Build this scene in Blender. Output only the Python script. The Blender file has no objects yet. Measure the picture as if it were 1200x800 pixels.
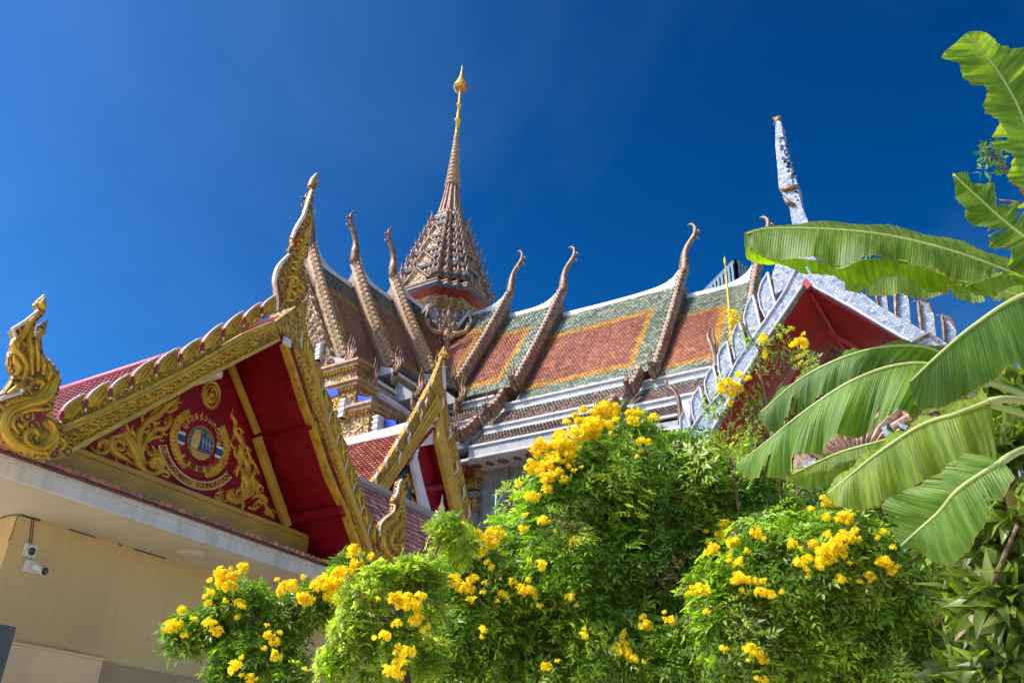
import bpy, bmesh, math, random
import numpy as np
from mathutils import Vector, Matrix, noise
from mathutils.geometry import tessellate_polygon
random.seed(7); RNG = np.random.default_rng(7)
S = bpy.context.scene; C = S.collection
R = math.radians
# ---------------------------------------------------------------- camera
F, PITCH, ROLL, AZ, EYE = 1054.0, R(28.424), R(2.16), R(32.415), 1.6
FWD = Vector((math.cos(AZ)*math.cos(PITCH), math.sin(AZ)*math.cos(PITCH), math.sin(PITCH)))
RIGHT0 = Vector((math.sin(AZ), -math.cos(AZ), 0)); UP0 = RIGHT0.cross(FWD)
CR = RIGHT0*math.cos(ROLL) + UP0*math.sin(ROLL); CU = UP0*math.cos(ROLL) - RIGHT0*math.sin(ROLL)
CAMP = Vector((0, 0, EYE))
cd = bpy.data.cameras.new('camera'); cam = bpy.data.objects.new('camera', cd); C.objects.link(cam)
cd.sensor_width = 36; cd.lens = 36*F/1200; cd.clip_start = .05; cd.clip_end = 4000
M4 = Matrix((CR, CU, -FWD)).transposed().to_4x4(); M4.translation = CAMP; cam.matrix_world = M4
S.camera = cam
# ---------------------------------------------------------------- light
SUN_AZ = Vector((-.76, .65, 0)).normalized(); SUN_EL = R(50)
SD = Vector((SUN_AZ.x*math.cos(SUN_EL), SUN_AZ.y*math.cos(SUN_EL), math.sin(SUN_EL)))
W = bpy.data.worlds.new('World'); S.world = W; W.use_nodes = True
wn = W.node_tree; wn.nodes.clear()
sky = wn.nodes.new('ShaderNodeTexSky'); sky.sky_type = 'NISHITA'; sky.sun_disc = False
sky.sun_elevation = SUN_EL; sky.sun_rotation = math.atan2(SD.x, SD.y)
sky.altitude = 300; sky.air_density = 1.0; sky.dust_density = 2.3; sky.ozone_density = 4.0
hs = wn.nodes.new('ShaderNodeHueSaturation'); hs.inputs['Saturation'].default_value = 1.08; hs.inputs['Value'].default_value = .152
bg = wn.nodes.new('ShaderNodeBackground'); bg.inputs['Strength'].default_value = .15
wo = wn.nodes.new('ShaderNodeOutputWorld')
hs.inputs['Hue'].default_value = .488; gm = wn.nodes.new('ShaderNodeGamma'); gm.inputs['Gamma'].default_value = 2.2
wn.links.new(sky.outputs[0], gm.inputs['Color']); wn.links.new(gm.outputs[0], hs.inputs['Color']); 
# a little thin, uneven high haze over the whole sky
tcw = wn.nodes.new('ShaderNodeTexCoord'); nzw = wn.nodes.new('ShaderNodeTexNoise'); nzw.inputs['Scale'].default_value = 1.7; nzw.inputs['Detail'].default_value = 7; nzw.inputs['Roughness'].default_value = .55; nzw.inputs['Distortion'].default_value = .6
mrw = wn.nodes.new('ShaderNodeMapRange'); mrw.inputs[1].default_value = .42; mrw.inputs[2].default_value = .78; mrw.inputs[3].default_value = 0; mrw.inputs[4].default_value = .13
mxw = wn.nodes.new('ShaderNodeMix'); mxw.data_type = 'RGBA'; mxw.inputs[7].default_value = (1.5, 3.0, 5.2, 1)
wn.links.new(tcw.outputs['Generated'], nzw.inputs['Vector']); wn.links.new(nzw.outputs[0], mrw.inputs[0]); wn.links.new(mrw.outputs[0], mxw.inputs[0]); wn.links.new(hs.outputs[0], mxw.inputs[6]); wn.links.new(mxw.outputs[2], bg.inputs['Color']); wn.links.new(bg.outputs[0], wo.inputs[0])
sl = bpy.data.lights.new('sun', 'SUN'); sl.energy = 2.95; sl.angle = R(.53); sl.color = (1, .93, .82)
so = bpy.data.objects.new('sun', sl); C.objects.link(so); so.rotation_euler = SD.to_track_quat('Z', 'Y').to_euler(); so.location = (0, 0, 30)
S.view_settings.view_transform = 'Standard'; S.view_settings.look = 'None'; S.view_settings.exposure = 0.6; S.view_settings.gamma = 1
# ---------------------------------------------------------------- from a pixel of the photo to a point on a real plane
def ray(px, py): return FWD + CR*((px-600)/F) + CU*(-(py-400)/F)
def onY(px, py, D): d = ray(px, py); return CAMP + d*(D/d.y)
def onX(px, py, D): d = ray(px, py); return CAMP + d*(D/d.x)
def onZ(px, py, D): d = ray(px, py); return CAMP + d*((D-EYE)/d.z)
def onD(px, py, D): return CAMP + ray(px, py)*D
def V(*a): return Vector(a)
# ---------------------------------------------------------------- materials
MAT = {}
def nd(t, k, **kw):
    n = t.nodes.new(k)
    for a, b in kw.items():
        if a in ('loc',): continue
        setattr(n, a, b)
    return n
def pmat(name, col, rough=.6, metal=0., var=.25, vscale=3., bump=.0, bscale=30., col2=None, mix2=(.45, .6), m2scale=8., detail=6, spec=.5, streak=0., coat=0.):
    m = bpy.data.materials.new(name); m.use_nodes = True; t = m.node_tree; t.nodes.clear()
    o = nd(t, 'ShaderNodeOutputMaterial'); p = nd(t, 'ShaderNodeBsdfPrincipled'); t.links.new(p.outputs[0], o.inputs[0])
    p.inputs['Roughness'].default_value = rough; p.inputs['Metallic'].default_value = metal
    p.inputs['Specular IOR Level'].default_value = spec; p.inputs['Coat Weight'].default_value = coat
    tc = nd(t, 'ShaderNodeTexCoord')
    nz = nd(t, 'ShaderNodeTexNoise'); nz.inputs['Scale'].default_value = vscale; nz.inputs['Detail'].default_value = detail
    t.links.new(tc.outputs['Object'], nz.inputs['Vector'])
    mr = nd(t, 'ShaderNodeMapRange'); mr.inputs[1].default_value = .3; mr.inputs[2].default_value = .7
    mr.inputs[3].default_value = 1-var; mr.inputs[4].default_value = 1+var; t.links.new(nz.outputs[0], mr.inputs[0])
    cur = nd(t, 'ShaderNodeRGB'); cur.outputs[0].default_value = (*col, 1); cur = cur.outputs[0]
    if col2:
        n2 = nd(t, 'ShaderNodeTexNoise'); n2.inputs['Scale'].default_value = m2scale; n2.inputs['Detail'].default_value = 8; n2.inputs['Roughness'].default_value = .65
        t.links.new(tc.outputs['Object'], n2.inputs['Vector'])
        r2 = nd(t, 'ShaderNodeMapRange'); r2.inputs[1].default_value = mix2[0]; r2.inputs[2].default_value = mix2[1]; t.links.new(n2.outputs[0], r2.inputs[0])
        mx = nd(t, 'ShaderNodeMix', data_type='RGBA'); t.links.new(r2.outputs[0], mx.inputs[0]); t.links.new(cur, mx.inputs[6]); mx.inputs[7].default_value = (*col2, 1); cur = mx.outputs[2]
    mm = nd(t, 'ShaderNodeMix', data_type='RGBA', blend_type='MULTIPLY'); mm.inputs[0].default_value = 1
    t.links.new(cur, mm.inputs[6]); t.links.new(mr.outputs[0], mm.inputs[7]); t.links.new(mm.outputs[2], p.inputs['Base Color'])
    if streak:   # rain streaks and grime
        mp = nd(t, 'ShaderNodeMapping'); mp.inputs['Scale'].default_value = (5, 5, .35); t.links.new(tc.outputs['Object'], mp.inputs[0]); n3 = nd(t, 'ShaderNodeTexNoise'); n3.inputs['Scale'].default_value = 1.6; n3.inputs['Detail'].default_value = 9; t.links.new(mp.outputs[0], n3.inputs['Vector'])
        r3 = nd(t, 'ShaderNodeMapRange'); r3.inputs[1].default_value = .45; r3.inputs[2].default_value = .75; r3.inputs[3].default_value = 1; r3.inputs[4].default_value = 1-streak; t.links.new(n3.outputs[0], r3.inputs[0])
        m3 = nd(t, 'ShaderNodeMix', data_type='RGBA', blend_type='MULTIPLY'); m3.inputs[0].default_value = 1; t.links.new(mm.outputs[2], m3.inputs[6]); t.links.new(r3.outputs[0], m3.inputs[7]); t.links.new(m3.outputs[2], p.inputs['Base Color'])
    if bump:
        nb = nd(t, 'ShaderNodeTexNoise'); nb.inputs['Scale'].default_value = bscale; nb.inputs['Detail'].default_value = 8; t.links.new(tc.outputs['Object'], nb.inputs['Vector'])
        b = nd(t, 'ShaderNodeBump'); b.inputs['Strength'].default_value = bump; b.inputs['Distance'].default_value = .02
        t.links.new(nb.outputs[0], b.inputs['Height']); t.links.new(b.outputs[0], p.inputs['Normal'])
    MAT[name] = m; return m
def carved(name, col, recess, scale=22., metal=.45, rough=.38, strength=1., thr=(.18, .34), dist=.03, warp=.35):
    """carved and gilded plaster: swirling relief, painted recess"""
    m = pmat(name, col, rough, metal, .22, 4.); t = m.node_tree
    p = [n for n in t.nodes if n.type == 'BSDF_PRINCIPLED'][0]; tc = [n for n in t.nodes if n.type == 'TEX_COORD'][0]
    nz = nd(t, 'ShaderNodeTexNoise'); nz.inputs['Scale'].default_value = scale*.35; nz.inputs['Detail'].default_value = 2; t.links.new(tc.outputs['Object'], nz.inputs['Vector'])
    sub = nd(t, 'ShaderNodeVectorMath', operation='MULTIPLY_ADD'); sub.inputs[1].default_value = (warp,)*3
    t.links.new(nz.outputs['Color'], sub.inputs[0]); t.links.new(tc.outputs['Object'], sub.inputs[2])
    vo = nd(t, 'ShaderNodeTexVoronoi', feature='SMOOTH_F1'); vo.inputs['Scale'].default_value = scale; vo.inputs['Smoothness'].default_value = .35; t.links.new(sub.outputs[0], vo.inputs['Vector'])
    ml = nd(t, 'ShaderNodeMath', operation='MULTIPLY'); ml.inputs[1].default_value = 14.; t.links.new(vo.outputs['Distance'], ml.inputs[0])
    sn = nd(t, 'ShaderNodeMath', operation='SINE'); t.links.new(ml.outputs[0], sn.inputs[0])
    mr = nd(t, 'ShaderNodeMapRange'); mr.inputs[1].default_value = -1; mr.inputs[2].default_value = 1; t.links.new(sn.outputs[0], mr.inputs[0])
    r2 = nd(t, 'ShaderNodeMapRange'); r2.inputs[1].default_value = thr[0]; r2.inputs[2].default_value = thr[1]; t.links.new(mr.outputs[0], r2.inputs[0])
    mx = nd(t, 'ShaderNodeMix', data_type='RGBA'); t.links.new(r2.outputs[0], mx.inputs[0]); mx.inputs[6].default_value = (*recess, 1)
    src = p.inputs['Base Color'].links[0].from_socket; t.links.new(src, mx.inputs[7]); t.links.new(mx.outputs[2], p.inputs['Base Color'])
    mt = nd(t, 'ShaderNodeMath', operation='MULTIPLY'); mt.inputs[1].default_value = metal; t.links.new(r2.outputs[0], mt.inputs[0]); t.links.new(mt.outputs[0], p.inputs['Metallic'])
    b = nd(t, 'ShaderNodeBump'); b.inputs['Strength'].default_value = strength; b.inputs['Distance'].default_value = dist
    t.links.new(mr.outputs[0], b.inputs['Height']); t.links.new(b.outputs[0], p.inputs['Normal']); return m
def attrmat(name, rough=.45, trans=0., spec=.5, metal=0., bump=0., bscale=40, coat=0., tcol=(1., 1.15, .35)):
    """takes the colour each tile or leaf carries"""
    m = bpy.data.materials.new(name); m.use_nodes = True; t = m.node_tree; t.nodes.clear()
    o = nd(t, 'ShaderNodeOutputMaterial'); p = nd(t, 'ShaderNodeBsdfPrincipled'); a = nd(t, 'ShaderNodeAttribute', attribute_name='Col')
    t.links.new(a.outputs['Color'], p.inputs['Base Color']); p.inputs['Roughness'].default_value = rough; p.inputs['Specular IOR Level'].default_value = spec
    p.inputs['Coat Weight'].default_value = coat; p.inputs['Metallic'].default_value = metal
    if bump:
        tc = nd(t, 'ShaderNodeTexCoord'); nb = nd(t, 'ShaderNodeTexNoise'); nb.inputs['Scale'].default_value = bscale; t.links.new(tc.outputs['Object'], nb.inputs['Vector'])
        b = nd(t, 'ShaderNodeBump'); b.inputs['Strength'].default_value = bump; b.inputs['Distance'].default_value = .01; t.links.new(nb.outputs[0], b.inputs['Height']); t.links.new(b.outputs[0], p.inputs['Normal'])
    if trans:
        tr = nd(t, 'ShaderNodeBsdfTranslucent'); mc = nd(t, 'ShaderNodeMix', data_type='RGBA', blend_type='MULTIPLY'); mc.inputs[0].default_value = 1
        t.links.new(a.outputs['Color'], mc.inputs[6]); mc.inputs[7].default_value = (*[2.2*c for c in tcol], 1); t.links.new(mc.outputs[2], tr.inputs[0])
        ms = nd(t, 'ShaderNodeMixShader'); ms.inputs[0].default_value = trans; t.links.new(p.outputs[0], ms.inputs[1]); t.links.new(tr.outputs[0], ms.inputs[2]); t.links.new(ms.outputs[0], o.inputs[0])
    else: t.links.new(p.outputs[0], o.inputs[0])
    MAT[name] = m; return m
GOLD = (.72, .43, .035)
pmat('gold', GOLD, .42, .35, .2, 5., .25, 40, col2=(.50, .26, .02), mix2=(.5, .68))
pmat('gold_paint', (.64, .39, .045), .45, .25, .18, 3., .1, 30)
carved('carved_gold', (.54, .31, .03), (.20, .07, .015), 9., metal=.25, strength=.8, dist=.03, warp=.12)
carved('carved_fine', GOLD, (.24, .08, .015), 17., metal=.3, strength=.9, dist=.022, warp=.10, thr=(.10, .30))
carved('carved_far', (.46, .30, .12), (.20, .11, .06), 4.5, strength=.7, dist=.08, warp=.2, metal=.15)
pmat('red_paint', (.29, .004, .011), .5, 0, .22, 1.5, .05, 20, col2=(.20, .003, .008), spec=.3)
pmat('red_edge', (.33, .02, .035), .5)
pmat('white_edge', (.80, .66, .52), .5, 0, .15, 12)
pmat('white', (.70, .69, .67), .6, 0, .1, 2., .1, 25)
pmat('cream_wall', (.66, .50, .23), .8, 0, .08, .6, .12, 60, col2=(.60, .46, .23), mix2=(.5, .8), m2scale=1.2, streak=.10)
pmat('cream_soffit', (.68, .60, .44), .8, 0, .10, .8, .05, 40, col2=(.55, .47, .33), mix2=(.55, .8), m2scale=1.5)
pmat('fascia_white', (.68, .68, .62), .55, 0, .08, 1.5, .05, 40, col2=(.5, .5, .45), mix2=(.6, .85), m2scale=6, streak=.3)
pmat('tan_band', (.42, .30, .16), .7, 0, .1, 2)
pmat('beam_ochre', (.58, .34, .06), .55, .1, .15, 2., .1, 30)
pmat('serpent_brown', (.27, .17, .11), .5, .15, .35, 4, .5, 20, col2=(.40, .30, .20), mix2=(.5, .66), m2scale=8)
pmat('fin_teal', (.09, .17, .20), .4, .2, .2, 3)
pmat('granite', (.10, .11, .11), .35, 0, .5, 60., .1, 80)
pmat('brown_tile', (.16, .055, .04), .5, 0, .3, 6, .2, 40)
pmat('stone', (.42, .41, .40), .75, 0, .15, 2., .3, 30, col2=(.24, .23, .22), mix2=(.5, .75), m2scale=2.5)
pmat('marble', (.36, .34, .31), .6, 0, .12, 1.5, .2, 12, col2=(.22, .20, .18), mix2=(.45, .7), m2scale=2., streak=.4)
pmat('white_trim', (.62, .62, .61), .6, 0, .14, 3., .2, 20, col2=(.45, .43, .40), mix2=(.55, .8), m2scale=4)
pmat('bronze', (.20, .11, .06), .5, .25, .4, 5, .5, 20, col2=(.40, .27, .15), mix2=(.5, .65), m2scale=9)
pmat('bell_tile', (.36, .20, .17), .5, 0, .3, 6)
pmat('antefix_stone', (.38, .24, .14), .6, .1, .4, 6, .4, 20, col2=(.13, .065, .045), mix2=(.45, .62), m2scale=7)
pmat('verge_gold', (.37, .235, .11), .55, .15, .3, 4, .4, 20, col2=(.24, .12, .07), mix2=(.5, .7), m2scale=10)
pmat('blue_glass', (.02, .06, .40), .15, 0, .3, 10)
pmat('blue_trim', (.06, .13, .22), .4, 0, .4, 5)
pmat('red_dark', (.24, .03, .02), .5, 0, .3, 3)
pmat('red_soffit', (.34, .014, .010), .5, 0, .22, 1.2, .08, 20, col2=(.25, .012, .009), mix2=(.5, .75), m2scale=1.5)
pmat('brown_board', (.22, .12, .07), .6, 0, .3, 6, .2, 30)
pmat('beige', (.85, .62, .33), .7, 0, .08, 2)
pmat('bark', (.16, .10, .06), .85, 0, .4, 14, .6, 40, col2=(.30, .24, .17), mix2=(.5, .65), m2scale=20)
pmat('ground', (.50, .42, .31), .9, 0, .25, .5, .3, 10)
pmat('plastic_white', (.7, .7, .68), .35, 0, .05, 2)
pmat('lens', (.01, .012, .02), .08, 0, .05, 2, coat=1)
pmat('cable', (.10, .09, .08), .6)
pmat('metal_pipe', (.42, .48, .52), .35, .6, .1, 5)
pmat('flag_blue', (.015, .09, .26), .45); pmat('flag_white', (.75, .74, .72), .5); pmat('flag_red', (.45, .015, .03), .45); pmat('letter_red', (.24, .03, .01), .5); pmat('globe_grey', (.17, .16, .15), .5, .1); pmat('sail_yellow', (.72, .52, .12), .45, .1)
attrmat('glazed_tile', .38, spec=.6, coat=.15, bump=.15)
attrmat('leaf', .4, trans=.42, spec=.55, tcol=(.85, 1.05, .28))
attrmat('petal', .55, trans=.3, spec=.2, tcol=(.9, 1, .3))
def mosaic():
    m = bpy.data.materials.new('mirror_mosaic'); m.use_nodes = True; t = m.node_tree; p = t.nodes['Principled BSDF']
    tc = nd(t, 'ShaderNodeTexCoord'); mp = nd(t, 'ShaderNodeMapping'); t.links.new(tc.outputs['UV'], mp.inputs[0])
    br = nd(t, 'ShaderNodeTexBrick'); br.inputs['Scale'].default_value = 1; br.inputs['Brick Width'].default_value = .055; br.inputs['Row Height'].default_value = .045
    br.inputs['Mortar Size'].default_value = .006; br.inputs['Mortar'].default_value = (.42, .40, .37, 1); br.inputs['Color1'].default_value = (0, 0, 0, 1); br.inputs['Color2'].default_value = (1, 1, 1, 1); br.offset = .5
    t.links.new(mp.outputs[0], br.inputs['Vector'])
    rp = nd(t, 'ShaderNodeValToRGB'); e = rp.color_ramp; e.elements[0].position = 0; e.elements[0].color = (.14, .19, .28, 1); e.elements[1].position = .25; e.elements[1].color = (.28, .35, .45, 1)
    for q, c in ((.6, (.42, .46, .51, 1)), (.8, (.56, .56, .54, 1)), (1., (.18, .25, .36, 1))): a = e.elements.new(q); a.color = c
    t.links.new(br.outputs['Color'], rp.inputs[0])
    mx = nd(t, 'ShaderNodeMix', data_type='RGBA'); t.links.new(br.outputs['Fac'], mx.inputs[0]); t.links.new(rp.outputs[0], mx.inputs[6]); mx.inputs[7].default_value = (.27, .25, .22, 1)
    t.links.new(mx.outputs[2], p.inputs['Base Color']); p.inputs['Metallic'].default_value = .1; p.inputs['Roughness'].default_value = .28
    vo = nd(t, 'ShaderNodeTexVoronoi'); vo.inputs['Scale'].default_value = 18; t.links.new(mp.outputs[0], vo.inputs['Vector'])
    ad = nd(t, 'ShaderNodeMath', operation='MULTIPLY_ADD'); ad.inputs[1].default_value = -.9; t.links.new(br.outputs['Fac'], ad.inputs[0]); sp = nd(t, 'ShaderNodeSeparateColor'); t.links.new(vo.outputs['Color'], sp.inputs[0]); t.links.new(vo.outputs['Distance'], ad.inputs[2])
    b = nd(t, 'ShaderNodeBump'); b.inputs['Strength'].default_value = .5; b.inputs['Distance'].default_value = .006; t.links.new(ad.outputs[0], b.inputs['Height']); t.links.new(b.outputs[0], p.inputs['Normal'])
    MAT['mirror_mosaic'] = m
mosaic()
# ---------------------------------------------------------------- mesh helpers
class MB:
    def __init__(s): s.v = []; s.f = []; s.m = []; s.c = []
    def add(s, vs, fs, mi=0, col=None):
        o = len(s.v); s.v += [tuple(v) for v in vs]
        for f in fs: s.f.append([i+o for i in f]); s.m.append(mi); s.c.append(col)
        return s
    def box(s, a, b, mi=0):
        x0, y0, z0 = a; x1, y1, z1 = b
        x0, x1 = min(x0, x1), max(x0, x1); y0, y1 = min(y0, y1), max(y0, y1); z0, z1 = min(z0, z1), max(z0, z1)
        return s.add([(x0, y0, z0), (x1, y0, z0), (x1, y1, z0), (x0, y1, z0), (x0, y0, z1), (x1, y0, z1), (x1, y1, z1), (x0, y1, z1)],
                     [(0, 3, 2, 1), (4, 5, 6, 7), (0, 1, 5, 4), (1, 2, 6, 5), (2, 3, 7, 6), (3, 0, 4, 7)], mi)
    def bar(s, a, b, w, h, up=V(0, 0, 1), mi=0, col=None):
        """box along a-b, w across, h along 'up' (up from the line a-b)"""
        a = Vector(a); b = Vector(b); d = (b-a).normalized(); sd = d.cross(up).normalized(); u = sd.cross(d).normalized()
        vs = []
        for p in (a, b):
            for i, j in ((-1, 0), (1, 0), (1, 1), (-1, 1)): vs.append(p + sd*(w/2*i) + u*(h*j))
        return s.add(vs, [(3, 2, 1, 0), (4, 5, 6, 7), (0, 1, 5, 4), (1, 2, 6, 5), (2, 3, 7, 6), (3, 0, 4, 7)], mi, col)
    def prism(s, poly, ext, mi=0, mside=None, bev=0.):
        """closed polygon (3-D points, roughly planar) extruded by the vector ext"""
        ext = Vector(ext); poly = [Vector(p) for p in poly]; n = len(poly)
        tr = [list(t) for t in tessellate_polygon([poly])]
        s.add(poly, tr, mi); s.add([p+ext for p in poly], [t[::-1] for t in tr], mi)
        q = []
        for p in poly: q += [p, p+ext]
        s.add(q, [(2*i, 2*i+1, (2*i+3) % (2*n), (2*i+2) % (2*n)) for i in range(n)], mi if mside is None else mside)
        return s
    def tube(s, pts, rad, n=6, mi=0, cap=True, col=None, flat=1.):
        pts = [Vector(p) for p in pts]; k = len(pts)
        if not hasattr(rad, '__len__'): rad = [rad]*k
        vs = []; d0 = (pts[1]-pts[0]).normalized(); u = d0.orthogonal().normalized()
        for i, p in enumerate(pts):
            d = (pts[min(i+1, k-1)]-pts[max(i-1, 0)]).normalized(); u = (u - d*u.dot(d))
            u = u.normalized() if u.length > 1e-6 else d.orthogonal().normalized(); w = d.cross(u)
            for j in range(n): a = 2*math.pi*j/n; vs.append(p + (u*math.cos(a)+w*math.sin(a)*flat)*rad[i])
        fs = [(i*n+j, i*n+(j+1) % n, (i+1)*n+(j+1) % n, (i+1)*n+j) for i in range(k-1) for j in range(n)]
        if cap: fs += [tuple(range(n))[::-1], tuple(range((k-1)*n, k*n))]
        return s.add(vs, fs, mi, col)
    def lathe(s, c, prof, n=16, mi=0, square=False, rot=0.):
        c = Vector(c); vs = []
        for r, z in prof:
            for j in range(n): a = 2*math.pi*j/n+rot; vs.append(c + V(r*math.cos(a), r*math.sin(a), z))
        k = len(prof)
        return s.add(vs, [(i*n+j, i*n+(j+1) % n, (i+1)*n+(j+1) % n, (i+1)*n+j) for i in range(k-1) for j in range(n)], mi)
    def ribbon(s, pts, wid, nrm, h=.03, mi=0, sub=4, lift=0.):
        """raised, rounded strip lying on a plane with normal nrm; wid = widths at pts"""
        pts = [Vector(p) for p in pts]; P, Wd = smooth(pts, wid, sub); nrm = Vector(nrm).normalized(); vs = []; k = len(P)
        for i in range(k):
            d = (P[min(i+1, k-1)]-P[max(i-1, 0)]).normalized(); sd = d.cross(nrm).normalized(); w = Wd[i]/2
            hh = min(h, w*1.3)
            for a, b in ((-1, 0), (-.7, .7), (-.15, 1), (0, .82), (.15, 1), (.7, .7), (1, 0)): vs.append(P[i]+sd*(a*w)+nrm*(b*hh+lift))
        return s.add(vs, [(i*7+j, i*7+j+1, (i+1)*7+j+1, (i+1)*7+j) for i in range(k-1) for j in range(6)], mi)
    def build(s, name, mats, parent=None, smooth=False, loc=None, uv=None, bevel=0.):
        me = bpy.data.meshes.new(name); me.from_pydata(s.v, [], s.f)
        if not isinstance(mats, (list, tuple)): mats = [mats]
        for m in mats: me.materials.append(MAT[m] if isinstance(m, str) else m)
        if len(mats) > 1: me.polygons.foreach_set('material_index', s.m)
        if any(c is not None for c in s.c):
            at = me.color_attributes.new('Col', 'FLOAT_COLOR', 'CORNER'); arr = []
            for f, c in zip(s.f, s.c): arr += list((*(c or (.5, .5, .5)), 1.))*len(f)
            at.data.foreach_set('color', arr)
        if smooth: me.polygons.foreach_set('use_smooth', [True]*len(me.polygons))
        if uv:
            l = me.uv_layers.new(name='UV'); a = Vector(uv[0]); b = Vector(uv[1])
            co = [c for lp in me.loops for c in (Vector(s.v[lp.vertex_index]).dot(a), Vector(s.v[lp.vertex_index]).dot(b))]; l.data.foreach_set('uv', co)
        me.validate(); o = link(name, me, parent)
        if bevel:
            bv = o.modifiers.new('bevel', 'BEVEL'); bv.width = bevel; bv.segments = 2; bv.limit_method = 'ANGLE'; bv.angle_limit = R(50)
        return o
def link(name, me, parent=None):
    o = bpy.data.objects.new(name, me); C.objects.link(o)
    if parent is not None:
        o.parent = parent; o.matrix_parent_inverse = Matrix.Translation(-wpos(parent))
    return o
def wpos(o):
    p = Vector(o.location)
    if o.parent is not None: p = p + wpos(o.parent) + o.matrix_parent_inverse.translation
    return p
def smooth(pts, wid=None, sub=4):
    if wid is None: wid = [1]*len(pts)
    if not hasattr(wid, '__len__'): wid = [wid]*len(pts)
    if len(wid) != len(pts): wid = list(np.interp(np.linspace(0, 1, len(pts)), np.linspace(0, 1, len(wid)), wid))
    P = []; Wd = []; n = len(pts)
    for i in range(n-1):
        a, b, c, d = pts[max(i-1, 0)], pts[i], pts[i+1], pts[min(i+2, n-1)]
        for j in range(sub):
            t = j/sub; P.append(.5*((2*b)+(c-a)*t+(2*a-5*b+4*c-d)*t*t+(3*b-a-3*c+d)*t**3)); Wd.append(wid[i]*(1-t)+wid[i+1]*t)
    P.append(pts[-1]); Wd.append(wid[-1]); return P, Wd
def thing(name, label, cat, loc=(0, 0, 0), group=None):
    o = bpy.data.objects.new(name, None); C.objects.link(o); o.location = loc; o.empty_display_size = .2
    o['label'] = label; o['category'] = cat
    if group: o['group'] = group
    return o
def tag(o, label, cat, group=None):
    o['label'] = label; o['category'] = cat
    if group: o['group'] = group
    return o
def stuff(o): o['kind'] = 'stuff'; return o
def struct(o): o['kind'] = 'structure'; return o
def L(o, s): o['label'] = s; return o
def copyof(o, parent=None, off=(0, 0, 0)):
    c = o.copy(); C.objects.link(c)
    if parent is not None: c.parent = parent
    c.location = Vector(o.location)+Vector(off); return c
def jit(c, a): k = 1+random.uniform(-a, a); return tuple(max(0, x*k*(1+random.uniform(-a, a)*.35)) for x in c)
NY = V(0, -1, 0); NX = V(-1, 0, 0)
# ground
g = MB(); g.add([(-400, -400, 0), (600, -400, 0), (600, 600, 0), (-400, 600, 0)], [(0, 1, 2, 3)]); struct(g.build('ground', 'ground'))
# ================================================================ GATEHOUSE with the big gilded gable (left)
YB, YT, YF, YW = 8.9, 10.0, 9.6, 10.8            # bargeboard, tympanum, fascia, wall planes
def pY(D, *q): return [onY(x, y, D) for x, y in q]
gate = thing('gatehouse', 'cream gatehouse at left with a big gilded red gable bearing a round foundation emblem', 'gatehouse', (8, 11, 0))
# --- walls, soffit, fascia
XC = onY(20, 603, YW).x; ZS = 4.79
w = MB(); w.box((XC, YW, 0), (14.9, YW+.2, ZS+.02)); w.build('wall', 'cream_wall', gate)
w = MB(); w.box((XC+.001, YW+.2, 0), (XC+.2, 22, ZS+.02)); w.build('wall', 'cream_wall', gate)
w = MB(); w.box((2, YF+.06, ZS), (14.9, 22, ZS+.1)); w.build('ceiling', 'cream_soffit', gate)
w = MB()
w.box((2, YF, ZS-.02), (14.9, YF+.06, ZS+.14)); w.box((2, YF-.03, ZS+.14), (14.9, YF+.06, ZS+.2)); w.build('fascia', 'fascia_white', gate, bevel=.008)
# wall band (mouldings below)
zb = onY(60, 763, 10.74).z; x1 = onY(120, 773, 10.74).x
w = MB(); w.box((XC-.02, 10.72, zb-.75), (x1, YW, zb)); w.box((XC-.03, 10.70, zb), (x1+.01, YW, zb+.03)); w.build('wall_panel', 'beige', gate, bevel=.006)
w = MB(); w.box((x1+.02, 10.75, zb-.75), (14.9, YW, zb-.01)); L(w.build('wall_panel', 'tan_band', gate), 'tan lower wall band'); 
# --- eave tiles just above the fascia (tile edges seen from below) and sloping skirt roof
def skirt_tiles(x0, x1, y0, z0, y1, z1, tw, ex, name, parent, cols, mat='glazed_tile', th=.03):
    """barrel-and-pan tile rows climbing from the eave (y0,z0) to the top (y1,z1)"""
    m = MB(); sl = V(0, y1-y0, z1-z0); Ln = sl.length; d = sl/Ln; n = V(0, -d.z, d.y); rows = int(Ln/ex); cols_n = int((x1-x0)/tw)
    for r in range(rows):
        for c in range(cols_n):
            x = x0+c*tw+random.uniform(-.004, .004); a = V(x, y0, z0)+d*(r*ex)
            b = a+d*(ex*1.15); col = jit(random.choice(cols), .25)
            q = []
            for p, lift in ((a, th+random.uniform(0, .006)), (b, .004)):
                for k, hh in ((0, 0), (.22, 1.), (.5, 1.25), (.78, 1.), (1, 0)): q.append(p+V(k*tw*.96, 0, 0)+n*(lift+hh*.022))
            m.add(q, [(i, i+1, i+6, i+5) for i in range(4)], 0, col)
            m.add([q[0], q[1], q[2], q[3], q[4], q[4]-n*(th), q[0]-n*(th)], [(0, 6, 5, 4, 3, 2, 1)], 0, tuple(min(.8, k*2.1) for k in col))
    return stuff(m.build(name, mat, parent))
BR = [(.17, .06, .045), (.21, .085, .06), (.13, .05, .04)]
zt = ZS+.2
w = MB(); w.prism([V(3, YF-.1, zt), V(3, 11.2, zt), V(3, 11.2, zt+.05), V(3, YF-.1, zt+.01)], (7.4, 0, 0)); w.build('roof_deck', 'brown_tile', gate)
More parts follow.
